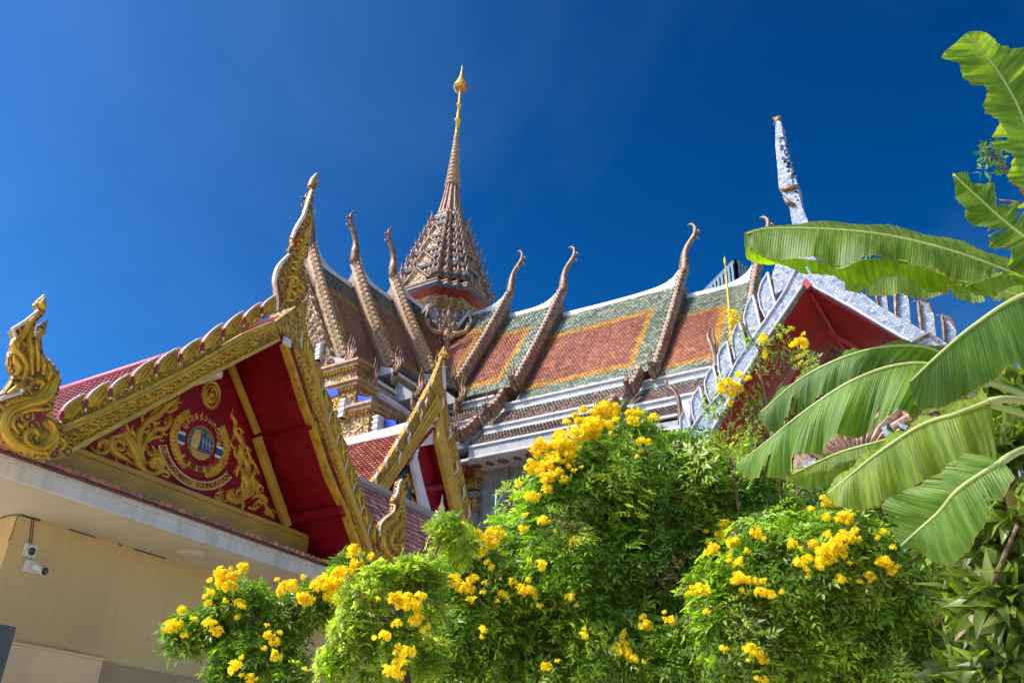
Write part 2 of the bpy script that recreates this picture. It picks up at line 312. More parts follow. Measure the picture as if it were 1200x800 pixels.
# front strip of eave tiles beneath the gable, then the full slope right of the gable
skirt_tiles(3, 10.6, YF-.14, zt+.0, YF+.32, zt+.07, .11, .2, 'eave_tiles', gate, BR)
YR = 11.2; zr = onY(421, 565, YR).z
w = MB(); w.prism([V(10.3, YF-.08, zt+.03), V(10.3, YR, zt+.03), V(10.3, YR, zr-.03)], (4.6, 0, 0)); w.build('roof_deck', 'brown_tile', gate)
skirt_tiles(10.35, 14.9, YF-.14, zt+.06, YR, zr, .125, .16, 'roof_tiles', gate, [(.22, .10, .075), (.28, .14, .11), (.16, .07, .055)])
w = MB(); w.tube([V(10.35, YR, zr+.05), V(14.95, YR, zr+.05)], .07, 8); w.build('ridge_cap', 'stone', gate, True)
w = MB(); w.box((3, YT-.24, zt+.02), (10.5, YT-.13, zt+.15)); w.build('flashing', 'stone', gate)
# --- gold base beam of the gable
w = MB(); a = onY(20, 502, YT); zb0, zb1 = onY(200, 575, YT-.1).z-.12, onY(200, 566, YT-.1).z+.07
w.box((4.9, YT-.12, 5.12), (9.95, YT+.05, 5.47)); w.box((4.95, YT-.15, 5.40), (9.9, YT-.12, 5.47)); w.build('gable_beam', 'beam_ochre', gate, bevel=.01)
# --- tympanum and the right and left soffits
xm = onY(333, 398, YB).x; zA = 7.62; hw = 2.42
Tp = [V(xm-hw+.15, YT, 5.43), V(xm+hw-.45, YT, 5.43), V(xm+.0, YT, zA+.25)]
tym = MB().prism(Tp, (0, .12, 0)).build('tympanum', 'red_paint', gate)
# raking gold frame on the tympanum edge (two lengths, lower one proud)
w = MB(); q = pY(YT-.06, (256, 398), (300, 508)); w.bar(q[0], q[1], .10, .07, V(0, -1, 0)); w.build('rake_frame', 'gold_paint', gate, bevel=.008)
w = MB(); q = pY(YT-.06, (297, 512), (333, 617)); w.bar(q[0]+V(.02, 0, 0), q[1]+V(.02, 0, 0), .13, .09, V(0, -1, 0)); w.build('rake_frame', 'gold_paint', gate, bevel=.008)
w = MB(); q = pY(YT-.07, (258, 398), (92, 522)); w.bar(q[0]-V(.1, 0, 0), q[1], .12, .05, V(0, -1, 0)); w.build('rake_frame', 'gold_paint', gate, bevel=.008)
# soffit boards: right rake, three lengths between the tympanum and the bargeboard
def soff(p, q, name='soffit_panel', side=1):
    # p, q = px of the bargeboard inner edge (upper, lower); slab goes back to the tympanum
    a, b = onY(*p, YB), onY(*q, YB); d = (b-a).normalized(); n = V(-d.z, 0, d.x)*(side); n = n if n.z > 0 else -n
    return MB().prism([a+n*.005, b+n*.005, b+n*.06, a+n*.06], (0, YT-YB+.3, 0)).build(name, 'red_paint', gate)
soff((336, 396), (367, 497)); soff((368, 500), (406, 594)); soff((407, 597), (440, 672))
soff((322, 388), (88, 520), side=-1)
def purlin(p, s=.09, mat='red_paint'):
    a = onY(*p, YB); w = MB(); w.box((a.x-s*.7, YB+.02, a.z-s/2), (a.x+s*.5, YT+.02, a.z+s/2)); w.build('purlin', mat, gate, bevel=.006)
purlin((366, 500), .055); purlin((405, 598), .13); purlin((334, 398), .12)
w = MB(); a = onY(335, 403, YB); w.box((a.x-.06, YB-.02, a.z-.02), (a.x+.09, YB+.02, a.z+.10)); w.build('purlin_end', 'white', gate, bevel=.005)
w = MB(); a = onY(259, 438, YB+.2); w.box((a.x-.09, YB+.2, a.z-.05), (a.x+.03, YT-.06, a.z+.04)); w.build('purlin_end', 'white_edge', gate, bevel=.005)
w = MB(); a = onY(158, 500, YB+.3); w.box((a.x-.05, YB+.5, a.z-.03), (a.x+.02, YT-.06, a.z+.03)); w.build('purlin_end', 'red_edge', gate, bevel=.005)
# dark closing wall between the skirt roof and the right soffit
w = MB(); w.prism([V(9.7, YT+.02, 5.0), V(11.2, YT+.02, 5.0), V(9.6, YT+.02, 6.0)], (0, .1, 0)); w.build('gable_infill', 'red_dark', gate)
# roof body behind the gable with its ridge and red tiles
rid = V(xm+.0, YB+.12, onX(112, 445, xm).z-.06)
for s, nm in ((-1, 'l'), (1, 'r')):
    a = rid; b = V(xm+s*2.35, YB+.12, 5.40); n = V(-(b-a).z, 0, (b-a).x)*(s); n = n.normalized(); n = n if n.z > 0 else -n
    MB().prism([a, b, b+n*-.10, a+n*-.10], (0, 12, 0)).build('roof_slope', 'brown_tile', gate)
    m = MB(); d = (b-a).normalized(); Ln = (b-a).length
    if s < 0:
        for r in range(int(Ln/.16)):
            for c in range(40):
                p = a+d*(.05+r*.16)+V(0, .05+c*.14, 0); col = jit((.32, .07, .045), .3)
                q = [p+n*.02, p+V(0, .05, 0)+n*.045, p+V(0, .13, 0)+n*.02, p+d*.19+V(0, .13, 0)+n*.045, p+d*.19+V(0, .05, 0)+n*.075, p+d*.19+n*.045]
                m.add(q, [(0, 1, 4, 5), (1, 2, 3, 4)], 0, col)
        stuff(m.build('roof_tiles', 'glazed_tile', gate))
w = MB(); w.tube([rid+V(0, 0, .03), rid+V(0, 12, .03)], .10, 8); w.build('ridge_cap', 'red_edge', gate, True)
# --- left bargeboard: plain moulded strip + carved strip + lower fillet
def strip(D, up, lo, th, mat, name, par, y2=0, **k):
    n = max(len(up), len(lo)); U = pY(D, *up); Lo = pY(D, *lo)
    return MB().prism(U+Lo[::-1], (0, th, 0)).build(name, mat, par, **k)
top = [(60, 503), (120, 478), (220, 429), (290, 388.5), (322, 375)]
m1 = [(60, 512), (120, 487.5), (220, 438.5), (290, 397.5), (324, 383)]
m2 = [(66, 531), (82, 526), (100, 515.5), (140, 494), (210, 456.5), (240, 439.5), (328, 395)]
bot = [(66, 536), (82, 532), (100, 521.5), (140, 500), (210, 462.5), (240, 445), (328.8, 399)]
bg_l = strip(YB-.02, top, m1, .14, 'gold_paint', 'bargeboard', gate, bevel=.006)
strip(YB-.05, [(60, 503.5), (120, 479), (220, 430), (290, 389), (321, 376)], [(60, 507), (120, 482.5), (220, 433.5), (290, 392.5), (322, 379.5)], .1, 'gold', 'moulding', bg_l)
strip(YB-.04, [(60, 509.5), (120, 485), (220, 436), (290, 395), (322, 381.5)], m1, .1, 'gold', 'moulding', bg_l)
strip(YB-.005, [(62, 512), (120, 487), (220, 438), (290, 397), (324, 383)], bot[::1], .12, 'carved_fine', 'carved_band', bg_l)
strip(YB-.035, m2, bot, .15, 'gold_paint', 'fillet', bg_l, bevel=.006)
def flame(mb, p, dx, dz, s, nrm=NY, h=.02):
    """one kanok leaf: three little curled ribs"""
    u = Vector(dx)*s; v = Vector(dz)*s
    for pts, wd in (((0, 0, .35, .25, .8, .2, 1.25, .62), (.10, .26, .22, .03)), ((.05, .05, .2, .5, .55, .72, .62, 1.0), (.08, .2, .16, .02)), ((.1, -.1, .45, -.22, .85, -.15, 1.0, .1), (.06, .16, .13, .02))):
        mb.ribbon([p+u*pts[2*i]+v*pts[2*i+1] for i in range(4)], [w_*s for w_ in wd], nrm, h, sub=2)
def along(pts, step):
    out = []; acc = 0
    for a, b in zip(pts[:-1], pts[1:]):
        d = (b-a); ln = d.length; t = acc
        while t < ln: out.append((a+d*(t/ln), d.normalized())); t += step
        acc = t-ln
    return out
m = MB()
mid = pY(YB-.008, (72, 523), (120, 499.5), (220, 446), (300, 402))
for p, d in along(mid, .135): flame(m, p-V(0, 0, .02), -d, V(-d.z, 0, d.x) if d.x > 0 else V(d.z, 0, -d.x), .11)
stuff(m.build('carved_leaves', 'gold', bg_l, True))
# crest leaves of the left arm
feet = [(70.5, 497), (99.5, 483), (128, 468.5), (153, 456.5), (182, 442), (210, 428.5), (236, 415.5), (261, 399), (285, 384), (306, 371), (325, 361)]
def crest(D, foot, nxt, ups, parent, th=.07):
    f = Vector((*foot, 0)); u = Vector((*nxt, 0))-f; sc = u.length/31.8*ups
    def q(a, b): return onY(f.x+u.x*a, f.y+u.y*a-b*sc, D)
    out = [(0, -5), (0, 0), (-.03, 5), (.03, 11), (.13, 16.5), (.3, 19.5), (.55, 21.5), (.8, 22.3), (1.0, 22), (.97, 15), (.93, 8), (.99, 0), (.98, -5)]
    m = MB(); P = [q(a, b) for a, b in out]; m.prism(P, (0, th, 0), 0, 1)
    top_ = [q(a, b) for a, b in out[3:9]]; m.tube([p+V(0, -.005, 0) for p in top_], [.011, .014, .014, .012, .011, .006], 6, 2)
    m.tube([q(.0, 1)+V(0, -.01, 0), q(.01, 4)+V(0, -.015, 0)], [.02, .012], 6, 2)
    m.ribbon([q(.03, 3), q(.02, 9), q(.07, 14)], [.03, .045, .03], NY, .02, 1, 2)
    # raised scroll work on the face
    for pts, wd in ((((.2, 3), (.28, 10), (.45, 16), (.8, 20)), (.03, .06, .05, .02)), (((.3, 2), (.45, 8), (.62, 13), (.85, 17)), (.03, .05, .045, .015)), (((.45, 1), (.6, 5), (.78, 9), (.88, 12)), (.02, .045, .04, .01)), (((.16, 8), (.2, 13), (.32, 16.5), (.5, 18.5)), (.02, .03, .03, .01))):
        m.ribbon([q(a, b) for a, b in pts], [x*sc for x in wd], NY, .03, 3, 3, .002)
    return m.build('crest_leaf', ['carved_fine', 'red_edge', 'white_edge', 'gold'], parent, True if False else False)
for i in range(10): crest(YB, feet[i], feet[i+1], 1. if i < 9 else 1.1, gate)
# apex finial (chofa)
ch = [(371.5, 202.8), (372.8, 210), (372.3, 218.5), (367.8, 222.7), (366.3, 239.5), (364, 253), (362.5, 274), (361.8, 293.5), (361, 300), (357.5, 308), (358, 318), (360, 330), (361.5, 339.5), (357.5, 350), (350, 357.5), (341, 360), (333, 363), (324.5, 367),
      (323.8, 358), (325, 350), (322.5, 340), (321.5, 332), (322, 324), (324.5, 317), (330, 308.5), (335, 303), (339, 298), (338.5, 292), (343, 286), (342, 279), (347.5, 266.5), (355, 254.5), (359.5, 241), (362, 231), (365.5, 222), (363, 216.5), (366, 210)]
m = MB(); P = [onY(x, y, YB) for x, y in ch]; m.prism(P, (0, .06, 0), 0, 0)
for pts, wd in ((((371.5, 203), (366, 210), (363.5, 216)), (.01, .03, .02)), (((365.5, 222), (359.5, 241), (355, 254.5), (347.5, 266.5), (342.5, 279)), (.02, .03, .035, .035, .03)), (((339, 298), (330, 308), (324.5, 317), (321.8, 329), (323, 342), (325, 352), (324, 365)), (.02, .035, .04, .04, .035, .03, .03))):
    Q = [onY(x, y, YB) for x, y in pts]; m.tube(smooth(Q)[0], list(np.interp(np.linspace(0, 1, 4*(len(Q)-1)+1), np.linspace(0, 1, len(wd)), wd)), 6, 2)
m.ribbon(pY(YB-.004, (326.5, 362), (327.5, 350), (325, 338), (325.5, 328)), [.02, .05, .05, .02], NY, .03, 1)
m.ribbon(pY(YB-.004, (344, 290), (345, 282), (349, 272)), [.02, .06, .02], NY, .03, 1)
for cx, cy, r in ((342, 331, 9), (345, 312, 7), (340, 348, 8), (352, 300, 5), (351, 338, 6), (350, 284, 5)):
    P = [onY(cx+r*k*math.cos(a), cy+r*k*math.sin(a)*.9, YB-.003) for a, k in ((math.pi*1.2+t*.85, 1-t/10) for t in range(9))]; m.ribbon(P, [.02, .05, .06, .06, .05, .05, .04, .03, .02], NY, .035, 3, 2)
for k in range(7):
    x0, y0 = 331+k*4, 355-k*13; m.ribbon(pY(YB-.003, (x0, y0), (x0+7, y0-8), (x0+9, y0-20), (x0+15, y0-31)), [.03, .07, .06, .01], NY, .035, 3, 3)
m.ribbon(pY(YB-.003, (360, 270), (363, 250), (365.5, 235), (368, 224)), [.03, .06, .04, .02], NY, .04)
m.ribbon(pY(YB-.003, (366.5, 220), (369.5, 214), (371.5, 204)), [.05, .08, .01], NY, .05)
m.ribbon(pY(YB-.003, (358, 303), (356, 308), (360, 307)), [.03, .05, .02], NY, .05, 2)
m.build('roof_finial', ['carved_gold', 'red_edge', 'white_edge', 'gold'], gate)
# --- left naga finial
ng = [(52.5, 345.7), (54.5, 351), (52.5, 355.8), (54, 362.5), (51.8, 368.5), (43.5, 376.8), (40.5, 383.5), (39.3, 394), (48, 385.8), (47, 381), (56.3, 374.5), (54.3, 383.5), (53.3, 390.3), (48.8, 396.3), (49.5, 406), (51.8, 416.5), (57.8, 422.5), (63, 428.5), (68.3, 436), (70.5, 445), (69.8, 458.5), (66, 464.5), (63, 475), (61, 484), (66, 490), (72, 497), (76, 507), (80, 520), (88, 529.5), (78, 535), (60, 537.5), (42, 535), (22.5, 526), (9, 518.5), (0, 512), (-4, 503), (-6, 490), (-5, 478), (0, 469),
      (6, 465), (19.5, 461.5), (28.5, 458.5), (31.8, 454), (30.8, 447), (27.8, 445.8), (26, 451), (22.5, 454.8), (15, 458.5), (9, 462), (4.5, 461), (9, 455), (12.5, 450), (15, 445), (16.5, 437), (13.5, 431.5), (12.5, 425), (12.8, 418), (15.8, 407.5), (20.3, 400), (14.9, 386.5), (30.8, 376), (38, 369.5), (45, 364), (46, 359.5), (43.8, 355.8), (46, 351.5)]
m = MB(); m.prism([onY(x, y, YB-.06) for x, y in ng], (0, .10, 0), 0, 0)
def rib(pts, wd, mi=3, h=.045, D=YB-.062): m.ribbon(pY(D, *pts), wd, NY, h, mi, 4)
rib([(66, 440), (60, 458), (50, 468), (30, 474), (12, 482), (5, 497), (12, 514), (32, 526), (55, 531)], [.05, .10, .11, .10, .10, .12, .12, .10, .05])
rib([(58, 446), (52, 458), (42, 464), (14.9, 470), (8, 476)], [.03, .05, .05, .05, .02]); rib([(60, 478), (50, 480), (34, 480), (20, 486), (14, 497), (22, 508)], [.02, .05, .06, .06, .05, .03])
rib([(56, 492), (62, 500), (62, 512), (54, 522), (42, 525), (30, 518), (30, 508), (38, 503), (44, 509), (40, 514)], [.03, .07, .09, .09, .08, .08, .07, .06, .05, .03])
rib([(36, 484), (44, 480), (50, 486), (46, 492), (38, 492)], [.02, .04, .05, .04, .02], 1)
rib([(60, 497), (66, 508), (64, 522), (52, 533)], [.03, .06, .06, .02]); rib([(20, 496), (26, 500), (30, 494)], [.02, .05, .02]); rib([(70, 528), (76, 520), (70, 512)], [.02, .06, .02])
rib([(26, 446), (30, 432), (26, 420), (14.9, 405), (28, 390), (36, 376), (48, 366)], [.03, .07, .08, .08, .07, .06, .03])
rib([(38, 440), (36, 425), (36, 410), (34, 396), (38, 384)], [.03, .06, .07, .05, .01]); rib([(44, 436), (44, 420), (42, 404), (46, 394), (53, 384)], [.03, .06, .06, .05, .02])
rib([(50, 440), (51, 428), (48, 416)], [.04, .06, .02]); rib([(56, 446), (59, 436), (56, 427)], [.04, .07, .02]); rib([(62, 452), (66, 444), (63, 435)], [.04, .07, .02])
rib([(18, 440), (22, 432), (18, 424), (16, 416)], [.03, .07, .07, .02]); rib([(34, 450), (44, 446), (50, 450), (46, 456)], [.02, .06, .05, .02]); rib([(22, 412), (20, 404), (25, 394)], [.02, .05, .02])
rib([(27, 448), (20, 454), (8, 461)], [.05, .08, .02]); rib([(52, 363), (49, 356), (52, 347)], [.05, .08, .02])
for pts, wd in ((((46, 352), (52, 346)), (.02, .015)), (((45, 364), (31, 376), (14.9, 386), (20, 400), (16.5, 407)), (.015, .022, .025, .02, .01)), (((40, 394), (48, 386)), (.012, .01)), (((0, 468), (8, 464.5), (20, 461.5), (28.5, 458.5)), (.02, .025, .02, .01))):
    Q = pY(YB-.06, *pts); m.tube(Q, list(wd), 6, 2)
m.ribbon(pY(YB-.03, (13.5, 430), (13, 421), (16, 410)), [.03, .06, .02], NX, .03, 1)
for (x, y) in ((51, 416), (57.5, 422), (63, 428), (68, 435.5), (70.5, 445)): m.tube(pY(YB, (x-2, y+3), (x+2.2, y-2.5)), [.03, .004], 5)
L(m.build('naga_finial', ['carved_gold', 'red_edge', 'white_edge', 'gold'], gate), 'left gilded naga head finial curling up')
# --- right arm: scalloped board, thin inner frame, crest leaves
inn = [(323, 377), (330, 389), (343, 398.5), (346, 416), (356, 441), (366, 472.5), (376, 498), (401, 572.5), (422, 630), (430, 652)]
outr = [(362, 350), (358, 375), (365, 410), (377, 455), (387, 498), (397, 527), (407, 558), (415, 581), (424, 605), (434, 634), (440, 652)]
A = pY(YB-.02, *inn); B = pY(YB-.02, *outr)
rb = MB().prism(B+A[::-1], (0, .16, 0)).build('bargeboard', 'carved_fine', gate)
L(rb, 'right gilded bargeboard falling steeply')
m = MB(); m.prism(pY(YB-.05, *outr[2:])+pY(YB-.05, *[(x-4.5, y+.5) for x, y in outr[2:]])[::-1], (0, .06, 0)); m.build('moulding', 'gold_paint', rb, bevel=.005)
fr1 = [(333, 402), (345, 438), (355.5, 472), (366.5, 500)]; fr2 = [(366.5, 500), (386, 560), (404, 597)]; fr3 = [(404, 597), (419, 640), (430, 672)]
for q in (fr1, fr2, fr3):
    m = MB(); m.prism(pY(YB+.01, *q)+pY(YB+.01, *[(x+6.3, y-1) for x, y in q])[::-1], (0, .1, 0)); m.prism(pY(YB-.01, *[(x+2.2, y) for x, y in q])+pY(YB-.01, *[(x+4.2, y-.6) for x, y in q])[::-1], (0, .02, 0)); m.build('rake_frame', 'gold', gate)
m = MB(); q = [(340, 404), (352, 438), (362.5, 472), (373.5, 500), (392, 558), (411, 600), (432, 655)]
m.prism(pY(YB+.06, *[(x-3, y) for x, y in q])+pY(YB+.06, *[(x+9, y-2) for x, y in q])[::-1], (0, .05, 0)); m.build('recess_strip', 'red_dark', gate)
m = MB()
for p, d in along(pY(YB-.03, *[(x+5.5, y-2) for x, y in inn[3:9]]), .085): m.prism([p-d*.03, p+d*.035+V(.015, 0, 0), p+V(-.055, 0, -.05)], (0, .05, 0))
stuff(m.build('scallops', 'gold', rb))
m = MB()
cl = [((inn[i][0]+outr[min(i+1, 10)][0])/2+3, (inn[i][1]+outr[min(i+1, 10)][1])/2) for i in range(3, 9)]
for p, d in along(pY(YB-.022, *cl), .12): flame(m, p, -d, V(-d.z, 0, d.x), .10)
stuff(m.build('carved_leaves', 'gold', rb, True))
rf = [(352, 407), (364, 439), (374, 470), (384, 497), (393, 525), (403, 554), (412, 580), (421, 604.5), (430, 625), (438, 646)]
for i in range(9):
    f = Vector((*rf[i], 0)); u = Vector((*rf[i+1], 0))-f
    def q(a, b, D=YB): return onY(f.x+u.x*a+b, f.y+u.y*a, D)
    m = MB(); P = [q(0, 0), q(-.28, 3.5), q(-.62, 9.5), q(-.52, 13), q(-.2, 15.5), q(.1, 15), q(.4, 12.5), q(.95, 5), q(1., 1)]
    m.prism(P, (0, .07, 0), 0, 1)
    m.tube([p+V(0, -.012, 0) for p in (q(0, .4), q(-.2, 2.6), q(-.42, 6), q(-.62, 9.5))], [.014, .022, .02, .01], 6, 2)
    for pts, wd in ((((.6, 4), (.25, 6), (-.1, 9), (-.42, 11.5)), (.03, .07, .06, .01)), (((.75, 5), (.4, 9.5), (.1, 12)), (.02, .05, .01)), (((.3, 2.5), (0, 4.5), (-.3, 8)), (.02, .045, .01))):
        m.ribbon([q(a, b, YB-.003) for a, b in pts], wd, NY, .03, 3, 3)
    m.build('crest_leaf', ['carved_fine', 'red_edge', 'white_edge', 'gold'], gate)
rn = [(471.5, 560.5), (475, 565.5), (474.5, 577.5), (473.8, 589.5), (475.5, 598), (475, 606), (476, 614), (473.8, 624), (475, 632), (468.5, 641), (470, 652), (464, 662), (455, 668), (446, 664), (442, 655), (440, 646), (438.5, 640), (444.5, 633), (445, 624), (446, 615), (452, 607.5), (457, 603), (461, 600), (463, 592.5), (462.5, 585), (466, 577.5), (467, 570), (468.5, 564)]
m = MB(); m.prism(pY(YB-.05, *rn), (0, .10, 0), 0, 0)
for pts, wd, mi in ((((471, 562), (470, 572), (471, 582), (468, 594), (462, 606), (452, 616), (449, 630), (452, 645), (462, 655)), (.02, .06, .06, .07, .09, .10, .10, .09, .04), 3), (((472, 600), (470, 612), (462, 622), (458, 634), (462, 644)), (.03, .08, .08, .07, .03), 3), (((474, 614), (471, 626), (466, 636)), (.03, .07, .03), 3),
                    (((463, 588), (464, 595), (468, 590)), (.02, .05, .02), 1), (((444, 632), (442, 640), (446, 644)), (.02, .06, .02), 1), (((474, 632), (470, 645), (462, 655)), (.02, .06, .02), 3)):
    m.ribbon(pY(YB-.052, *pts), wd, NY, .045, mi)
m.tube(smooth(pY(YB-.06, (445.5, 628), (446, 615), (452, 607), (461, 599.5), (463, 592)))[0], [.02]*17, 6, 2)
m.tube(pY(YB-.06, (463, 583), (466, 577), (468, 566), (471, 561)), [.02, .03, .025, .01], 6, 2)
L(m.build('naga_finial', ['carved_gold', 'red_edge', 'white_edge', 'gold'], gate), 'right gilded naga finial standing before brown tiles')
# --- carved scrolls on the tympanum
def scroll(name, strokes, D=YT-.004, h=.05, mat='gold', lab=None):
    m = MB()
    for si, (pts, wd) in enumerate(strokes):
        m.ribbon(pY(D, *pts), [x for x in wd], NY, h)
        Q, Wq = smooth(pY(D, *pts), list(wd), 4); sgn = 1   # little curled leaves budding from every stroke
        for k in range(4, len(Q)-3, 3):
            d = (Q[k+1]-Q[k-1]).normalized(); nn = V(-d.z, 0, d.x)*sgn; sgn = -sgn; w_ = max(.03, Wq[k]); b = Q[k]+nn*w_*.35
            m.ribbon([b, b+nn*w_*.5+d*w_*.25, b+nn*w_*.7+d*w_*.8, b+nn*w_*.35+d*w_*1.15], [w_*.3, w_*.42, w_*.3, .006], NY, h*.8)
            m.ribbon([Q[k]-d*w_*.5+nn*w_*.12, Q[k]+nn*w_*.16, Q[k]+d*w_*.5+nn*w_*.1], [.006, w_*.22, .006], NY, h*1.1, 0, 2, h*.35)
    o = m.build(name, mat, gate, True)
    if lab: L(o, lab)
scroll('scroll_carving', [([(106, 523), (112, 530), (121, 531), (127, 525), (125, 517), (118, 516), (115, 521), (119, 525)], [.02, .05, .07, .07, .06, .05, .04, .02]), ([(113, 524), (119, 519), (118, 514)], [.02, .04, .01]),
    ([(159, 544), (159, 534), (155.5, 522), (149, 512), (140, 507.5), (132, 511), (129, 519), (132, 528), (139, 534), (147, 538), (155, 544)], [.05, .10, .13, .13, .11, .09, .09, .09, .08, .06, .02]),
    ([(141, 511), (145, 518), (143, 527), (137, 524)], [.03, .05, .05, .02]), ([(150, 514), (152, 506), (150, 501)], [.04, .05, .01]),
    ([(182, 556), (170, 553), (162, 543), (160, 528), (162, 512), (166, 501), (174, 492), (186, 485), (194, 476), (204, 470), (211, 464)], [.05, .09, .12, .13, .12, .10, .10, .11, .11, .08, .02]),
    ([(166, 548), (165, 535), (167, 523), (173, 511), (182, 503), (192, 502), (198, 495), (199, 486)], [.03, .06, .08, .08, .08, .08, .07, .02]),
    ([(163, 500), (170, 497), (176, 500)], [.03, .06, .02]), ([(176, 487), (183, 478), (192, 475)], [.03, .06, .01]), ([(196, 483), (206, 478), (207, 471)], [.03, .06, .01]), ([(170, 519), (180, 512), (188, 511), (190, 504)], [.03, .06, .06, .02]),
    ([(178, 522), (182, 530), (176, 533), (172, 528)], [.02, .05, .05, .02]),
    ([(180, 556), (187.5, 551), (189, 543), (185, 537), (179, 537.5), (176, 543), (180, 547), (184, 544)], [.07, .09, .09, .08, .07, .06, .05, .02]), ([(186, 538), (188, 531), (185, 526)], [.04, .05, .01]), ([(187, 553), (194, 552), (199, 558)], [.03, .06, .02]), ([(189, 556), (195, 559), (198, 560)], [.03, .04, .01])],
    lab='left flame scroll carving')
scroll('scroll_carving', [([(273, 479), (271, 487), (276, 494), (274.6, 505), (280, 513), (284, 521), (281, 531), (288, 540), (290, 551), (286, 559), (291, 567), (287, 579), (277, 587), (268, 584), (267.5, 577), (274, 573)], [.01, .04, .05, .06, .07, .09, .10, .10, .11, .12, .15, .14, .11, .09, .07, .02]),
    ([(284, 520), (290, 526), (288, 533)], [.04, .05, .01]), ([(276, 522), (275, 532), (282, 540), (278, 549), (277, 558)], [.02, .05, .06, .06, .02]), ([(290, 528), (293, 538), (292, 545)], [.02, .06, .02]), ([(297, 541), (300, 550), (295, 558), (297, 568), (295, 577), (288, 584)], [.01, .06, .07, .08, .07, .02]),
    ([(298, 564), (304, 569), (299, 575)], [.02, .06, .02]), ([(295, 583), (304, 580), (311, 586), (310, 592)], [.02, .07, .07, .02]), ([(290, 594), (297, 596), (303, 593)], [.02, .07, .03]), ([(299, 590), (304, 586), (306, 592)], [.02, .06, .02]), ([(311, 592), (315, 600), (321, 607)], [.04, .09, .02]), ([(309, 598), (313, 604)], [.05, .02]),
    ([(251, 581), (256, 586), (261, 582)], [.04, .08, .03]), ([(252, 578), (257, 577), (262, 574)], [.02, .05, .02]), ([(279, 500), (283, 505), (281, 511)], [.02, .04, .01]), ([(273, 512), (270, 520), (275, 526)], [.01, .04, .02])],
    lab='right flame scroll carving')
m = MB(); ce = onY(247.5, 462, YT-.006)
for rx, ry, wd in ((.14, .19, .045), (.09, .13, .03)):
    P = [ce+V(rx*math.cos(a), 0, ry*math.sin(a)) for a in (k*math.pi/12 for k in range(25))]; m.ribbon(P, [wd]*25, NY, .035, 0, 1)
for k in range(26): a = k*2*math.pi/26; p = ce+V(.165*math.cos(a), 0, .215*math.sin(a)); m.ribbon([p-V(.03*math.cos(a), 0, .03*math.sin(a)), p+V(.02*math.cos(a+.4), 0, .02*math.sin(a+.4))], [.035, .01], NY, .03, 0, 1)
for x, z, r in ((0, .08, .03), (0, 0, .055), (-.05, -.07, .04), (.05, -.07, .04), (0, -.1, .05)): m.lathe(ce+V(x, 0, z-r), [(0.001, 0), (r*.8, r*.4), (r, r), (r*.7, r*1.6), (.001, 2*r)], 8)
m.build('medallion', 'gold', gate, True)
# --- the foundation emblem
ES = 1.16; EC = onY(234.8, 518.5, YT-.012)
emb = MB(); n = 40
emb.prism([EC+V(.54*math.cos(2*math.pi*k/n), 0, .48*math.sin(2*math.pi*k/n)) for k in range(n)], (0, .01, 0)); emb = emb.build('emblem', 'red_paint', gate)
def E_(x, z, y=0): return EC+V(x*ES, -y, z*ES)
m = MB(); m.prism([E_(.20*math.cos(2*math.pi*k/n), .21*math.sin(2*math.pi*k/n), .01) for k in range(n)], (0, .03, 0)); m.build('globe', 'globe_grey', emb)
m = MB()
for r in (.06, .13, .2):
    for k in range(24): a, b = 2*math.pi*k/24, 2*math.pi*(k+1)/24; m.bar(E_(r*math.cos(a), .21*math.sin(a), .012), E_(r*math.cos(b), .21*math.sin(b), .012), .006, .004, NY)
for z in (-.12, -.04, .04, .12): hw_ = .2*math.sqrt(max(0, 1-(z/.21)**2)); m.bar(E_(-hw_, z, .012), E_(hw_, z, .012), .006, .004, NY)
m.build('globe_lines', 'gold_paint', emb)
m = MB(); m.prism([E_(-.13, -.10, .02), E_(-.04, -.10, .02), E_(-.02, .02, .02), E_(-.05, .14, .02), E_(-.12, .12, .02), E_(-.15, 0, .02)], (0, .012, 0)); m.build('sail', 'sail_yellow', emb)
m = MB(); m.prism([E_(-.03, -.09, .024), E_(.17, -.09, .024), E_(.16, .06, .024), E_(.02, .10, .024), E_(-.01, .0, .024)], (0, .012, 0)); m.prism([E_(.02, .1, .024), E_(.05, .1, .024), E_(.04, .16, .024), E_(.02, .15, .024)], (0, .012, 0)); m.build('ship', 'flag_blue', emb)
m = MB()
for x in (.03, .08, .13): m.bar(E_(x, -.07, .03), E_(x-.02, .07, .03), .008, .004, NY)
m.bar(E_(.0, .02, .03), E_(.15, .0, .03), .008, .004, NY); m.build('rigging', 'white', emb)
m = MB()
for k in range(3): m.ribbon([E_(-.14+k*.02, -.11-.03*k, .02), E_(0, -.14-.03*k, .02), E_(.15-k*.02, -.11-.03*k, .02)], [.02, .025, .02], NY, .012, 0, 3)
m.build('waves', 'sail_yellow', emb)
for s, x0 in ((-1, -.37), (1, .24)):   # flags either side
    for z0, z1, mt, sg in ((.09, .12, 'flag_red', 0), (.055, .09, 'flag_white', 0), (-.03, .055, 'flag_blue', 0), (-.065, -.03, 'flag_white', 0), (-.2, -.065, 'flag_red', 0)):
        if z0 == .09: continue
        zz = .03 if s > 0 else .06; k = .13 if mt != 'flag_red' else .11
        m = MB(); m.prism([E_(x0, z0-zz, .015), E_(x0+k, z0-zz-.005*s, .015), E_(x0+k+(.02 if z0 < -.06 else 0)*-s, z1-zz-.005*s, .015), E_(x0, z1-zz, .015)], (0, .01, 0)); m.build('flag_stripe', mt, emb)
